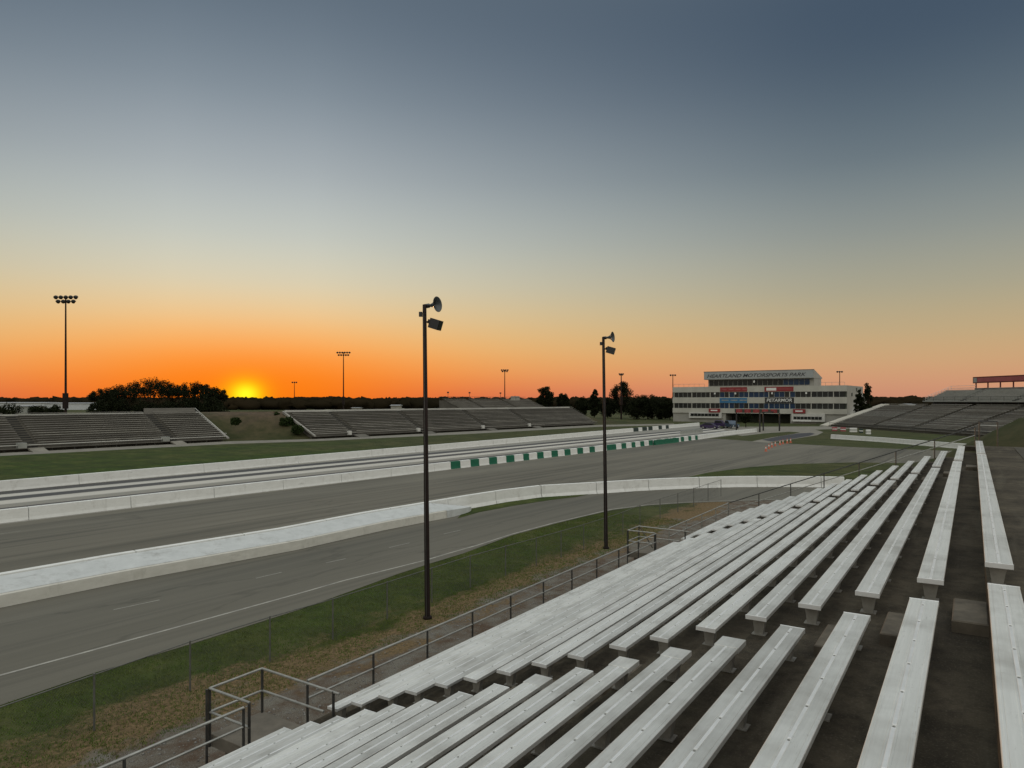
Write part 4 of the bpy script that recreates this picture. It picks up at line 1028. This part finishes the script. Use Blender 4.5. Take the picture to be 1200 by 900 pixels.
# sheds at the far left, small houses in the distance
def shed(px0, px1, D, ytop, label, dep=30, name='warehouse', m='shed'):
    p = PD(px0, D); L = (px1 - px0) / F * D; h = H + (YH - ytop) / F * D; o = empty(name, p)
    MB().box(0, L, 0, dep, 0, h * .92).build('wall', M[m], o)
    MB().prism([(-.6, h * .9), (dep/2, h), (dep + .6, h * .9), (dep + .6, h * .87), (-.6, h * .87)], -.5, L + .5).build('roof', M['shedroof'], o)
    for k in range(max(1, int(L / 18))): MB().box(4 + k * 18, 8 + k * 18, -.08, -.01, 0, h * .55).build('door', M['signgrey'], o)
    return tag(o, label, 'building')
shed(-60, 52, 560, 471.3, 'long white warehouse on the horizon at the far left')
shed(55, 106, 540, 471.8, 'white warehouse on the horizon left of the dark trees')
shed(18, 34, 380, 475, 'small grey shed with flat front before the long warehouse', 14, 'shed', 'signgrey')
shed(458, 468, 420, 474.3, 'small white house among the distant woods right of centre', 9, 'house', 'bwall2')
shed(524, 534, 400, 475.6, 'small pale shed beside the left end of the pale upper tier', 9, 'shed', 'bwall2')
shed(412, 421, 460, 477.5, 'low brown roofed shed in the distant woods', 9, 'shed', 'bwall2')
shed(1064, 1072, 420, 473, 'small white house at the foot of the right-hand ridge', 9, 'house')
for i, (px, py, D, wp, hp) in enumerate(((324,489,140,13,7),(336,495,137,15,8),(348,504,134,13,7),(276,494,129,10,5))):
    z = H + (YH - py) / F * D - hp / F * D * .6
    tree('bush', ['low scrub bush highest on the bare dirt bank','wide scrub bush in the middle of the dirt bank slope','low scrub bush beside the foot of the middle grandstand','small scrub bush at the left edge of the dirt bank'][i], PD(px, D, z), hp / F * D * 1.3, wp / F * D, .0, 50, .2, 80, 'solid', M['leaf2'], 140 + i, 'scrub on the dirt bank', 'bush', cl=wp / F * D * .16)
# scrub bushes in the far field at left
for i, (px, D, yt, wp) in enumerate(((8,330,474.5,30),(45,340,476.5,24),(66,330,476,22))):
    p, h, w_ = T(px, D, yt, wp); tree('bush', ['low dark bush before the long warehouse at the left edge','low dark bush beside the small grey shed','low dark bush at the foot of the far left light tower'][i], p, h, w_, .03, 40, .4, 40, 'solid', M['leaf'], 120 + i, 'bushes before the warehouses', 'bush', cl=w_ * .15)

# ------------------------------------------------------------------ grass tufts and loose stones on the near bank
rg = np.random.default_rng(11)
def scatter(n, t0, t1, s0=-4, s1=42):
    s_ = rg.uniform(s0, s1, n); t_ = t0 + (t1 - t0) * rg.random(n)
    return np.stack([s_ * math.sin(A) - t_ * math.cos(A), s_ * math.cos(A) + t_ * math.sin(A), np.zeros(n)], 1)
base = scatter(36000, 14.6, 22.5)
# keep off the road: compare with the road's near edge
ex = np.array([[p.x, p.y] for p in ep]); 
yy = np.interp(base[:, 0], ex[:, 0], ex[:, 1]); base = base[base[:, 1] < yy - .15]
m = len(base); nb3 = 4
c = np.repeat(base, nb3, 0) + np.concatenate([rg.normal(0, .05, (m * nb3, 2)), np.zeros((m * nb3, 1))], 1)
th_ = rg.uniform(0, 2 * math.pi, len(c)); hh = rg.uniform(.025, .065, len(c)); wv = rg.uniform(.006, .012, len(c))
dirv = np.stack([np.cos(th_), np.sin(th_), np.zeros(len(c))], 1); lean = np.stack([rg.normal(0, .35, len(c)), rg.normal(0, .35, len(c)), np.ones(len(c))], 1) * hh[:, None]
V = np.stack([c - dirv * wv[:, None], c + dirv * wv[:, None], c + lean], 1).reshape(-1, 3)
tag(raw_mesh('grass', V, np.arange(len(V)).reshape(-1, 3), M['grass']), 'short grass tufts on the bank between bleachers and road', 'grass', kind='stuff')
st = scatter(9000, 10.6, 14.6); 
octv = np.array([[1,0,0],[0,1,0],[-1,0,0],[0,-1,0],[0,0,.7],[0,0,-.3]]); octf = np.array([[0,1,4],[1,2,4],[2,3,4],[3,0,4],[1,0,5],[2,1,5],[3,2,5],[0,3,5]])
sz = (.012 + .035 * rg.random((len(st), 1, 1)) ** 3)
V = (octv[None] * (1 + .3 * rg.normal(0, 1, (len(st), 6, 1)))) * sz + st[:, None]
Fc = (octf[None] + (np.arange(len(st)) * 6)[:, None, None]).reshape(-1, 3)
tag(raw_mesh('gravel', V.reshape(-1, 3), Fc, M['stone']), 'loose pale stones scattered at the foot of the bleachers', 'gravel', kind='stuff')
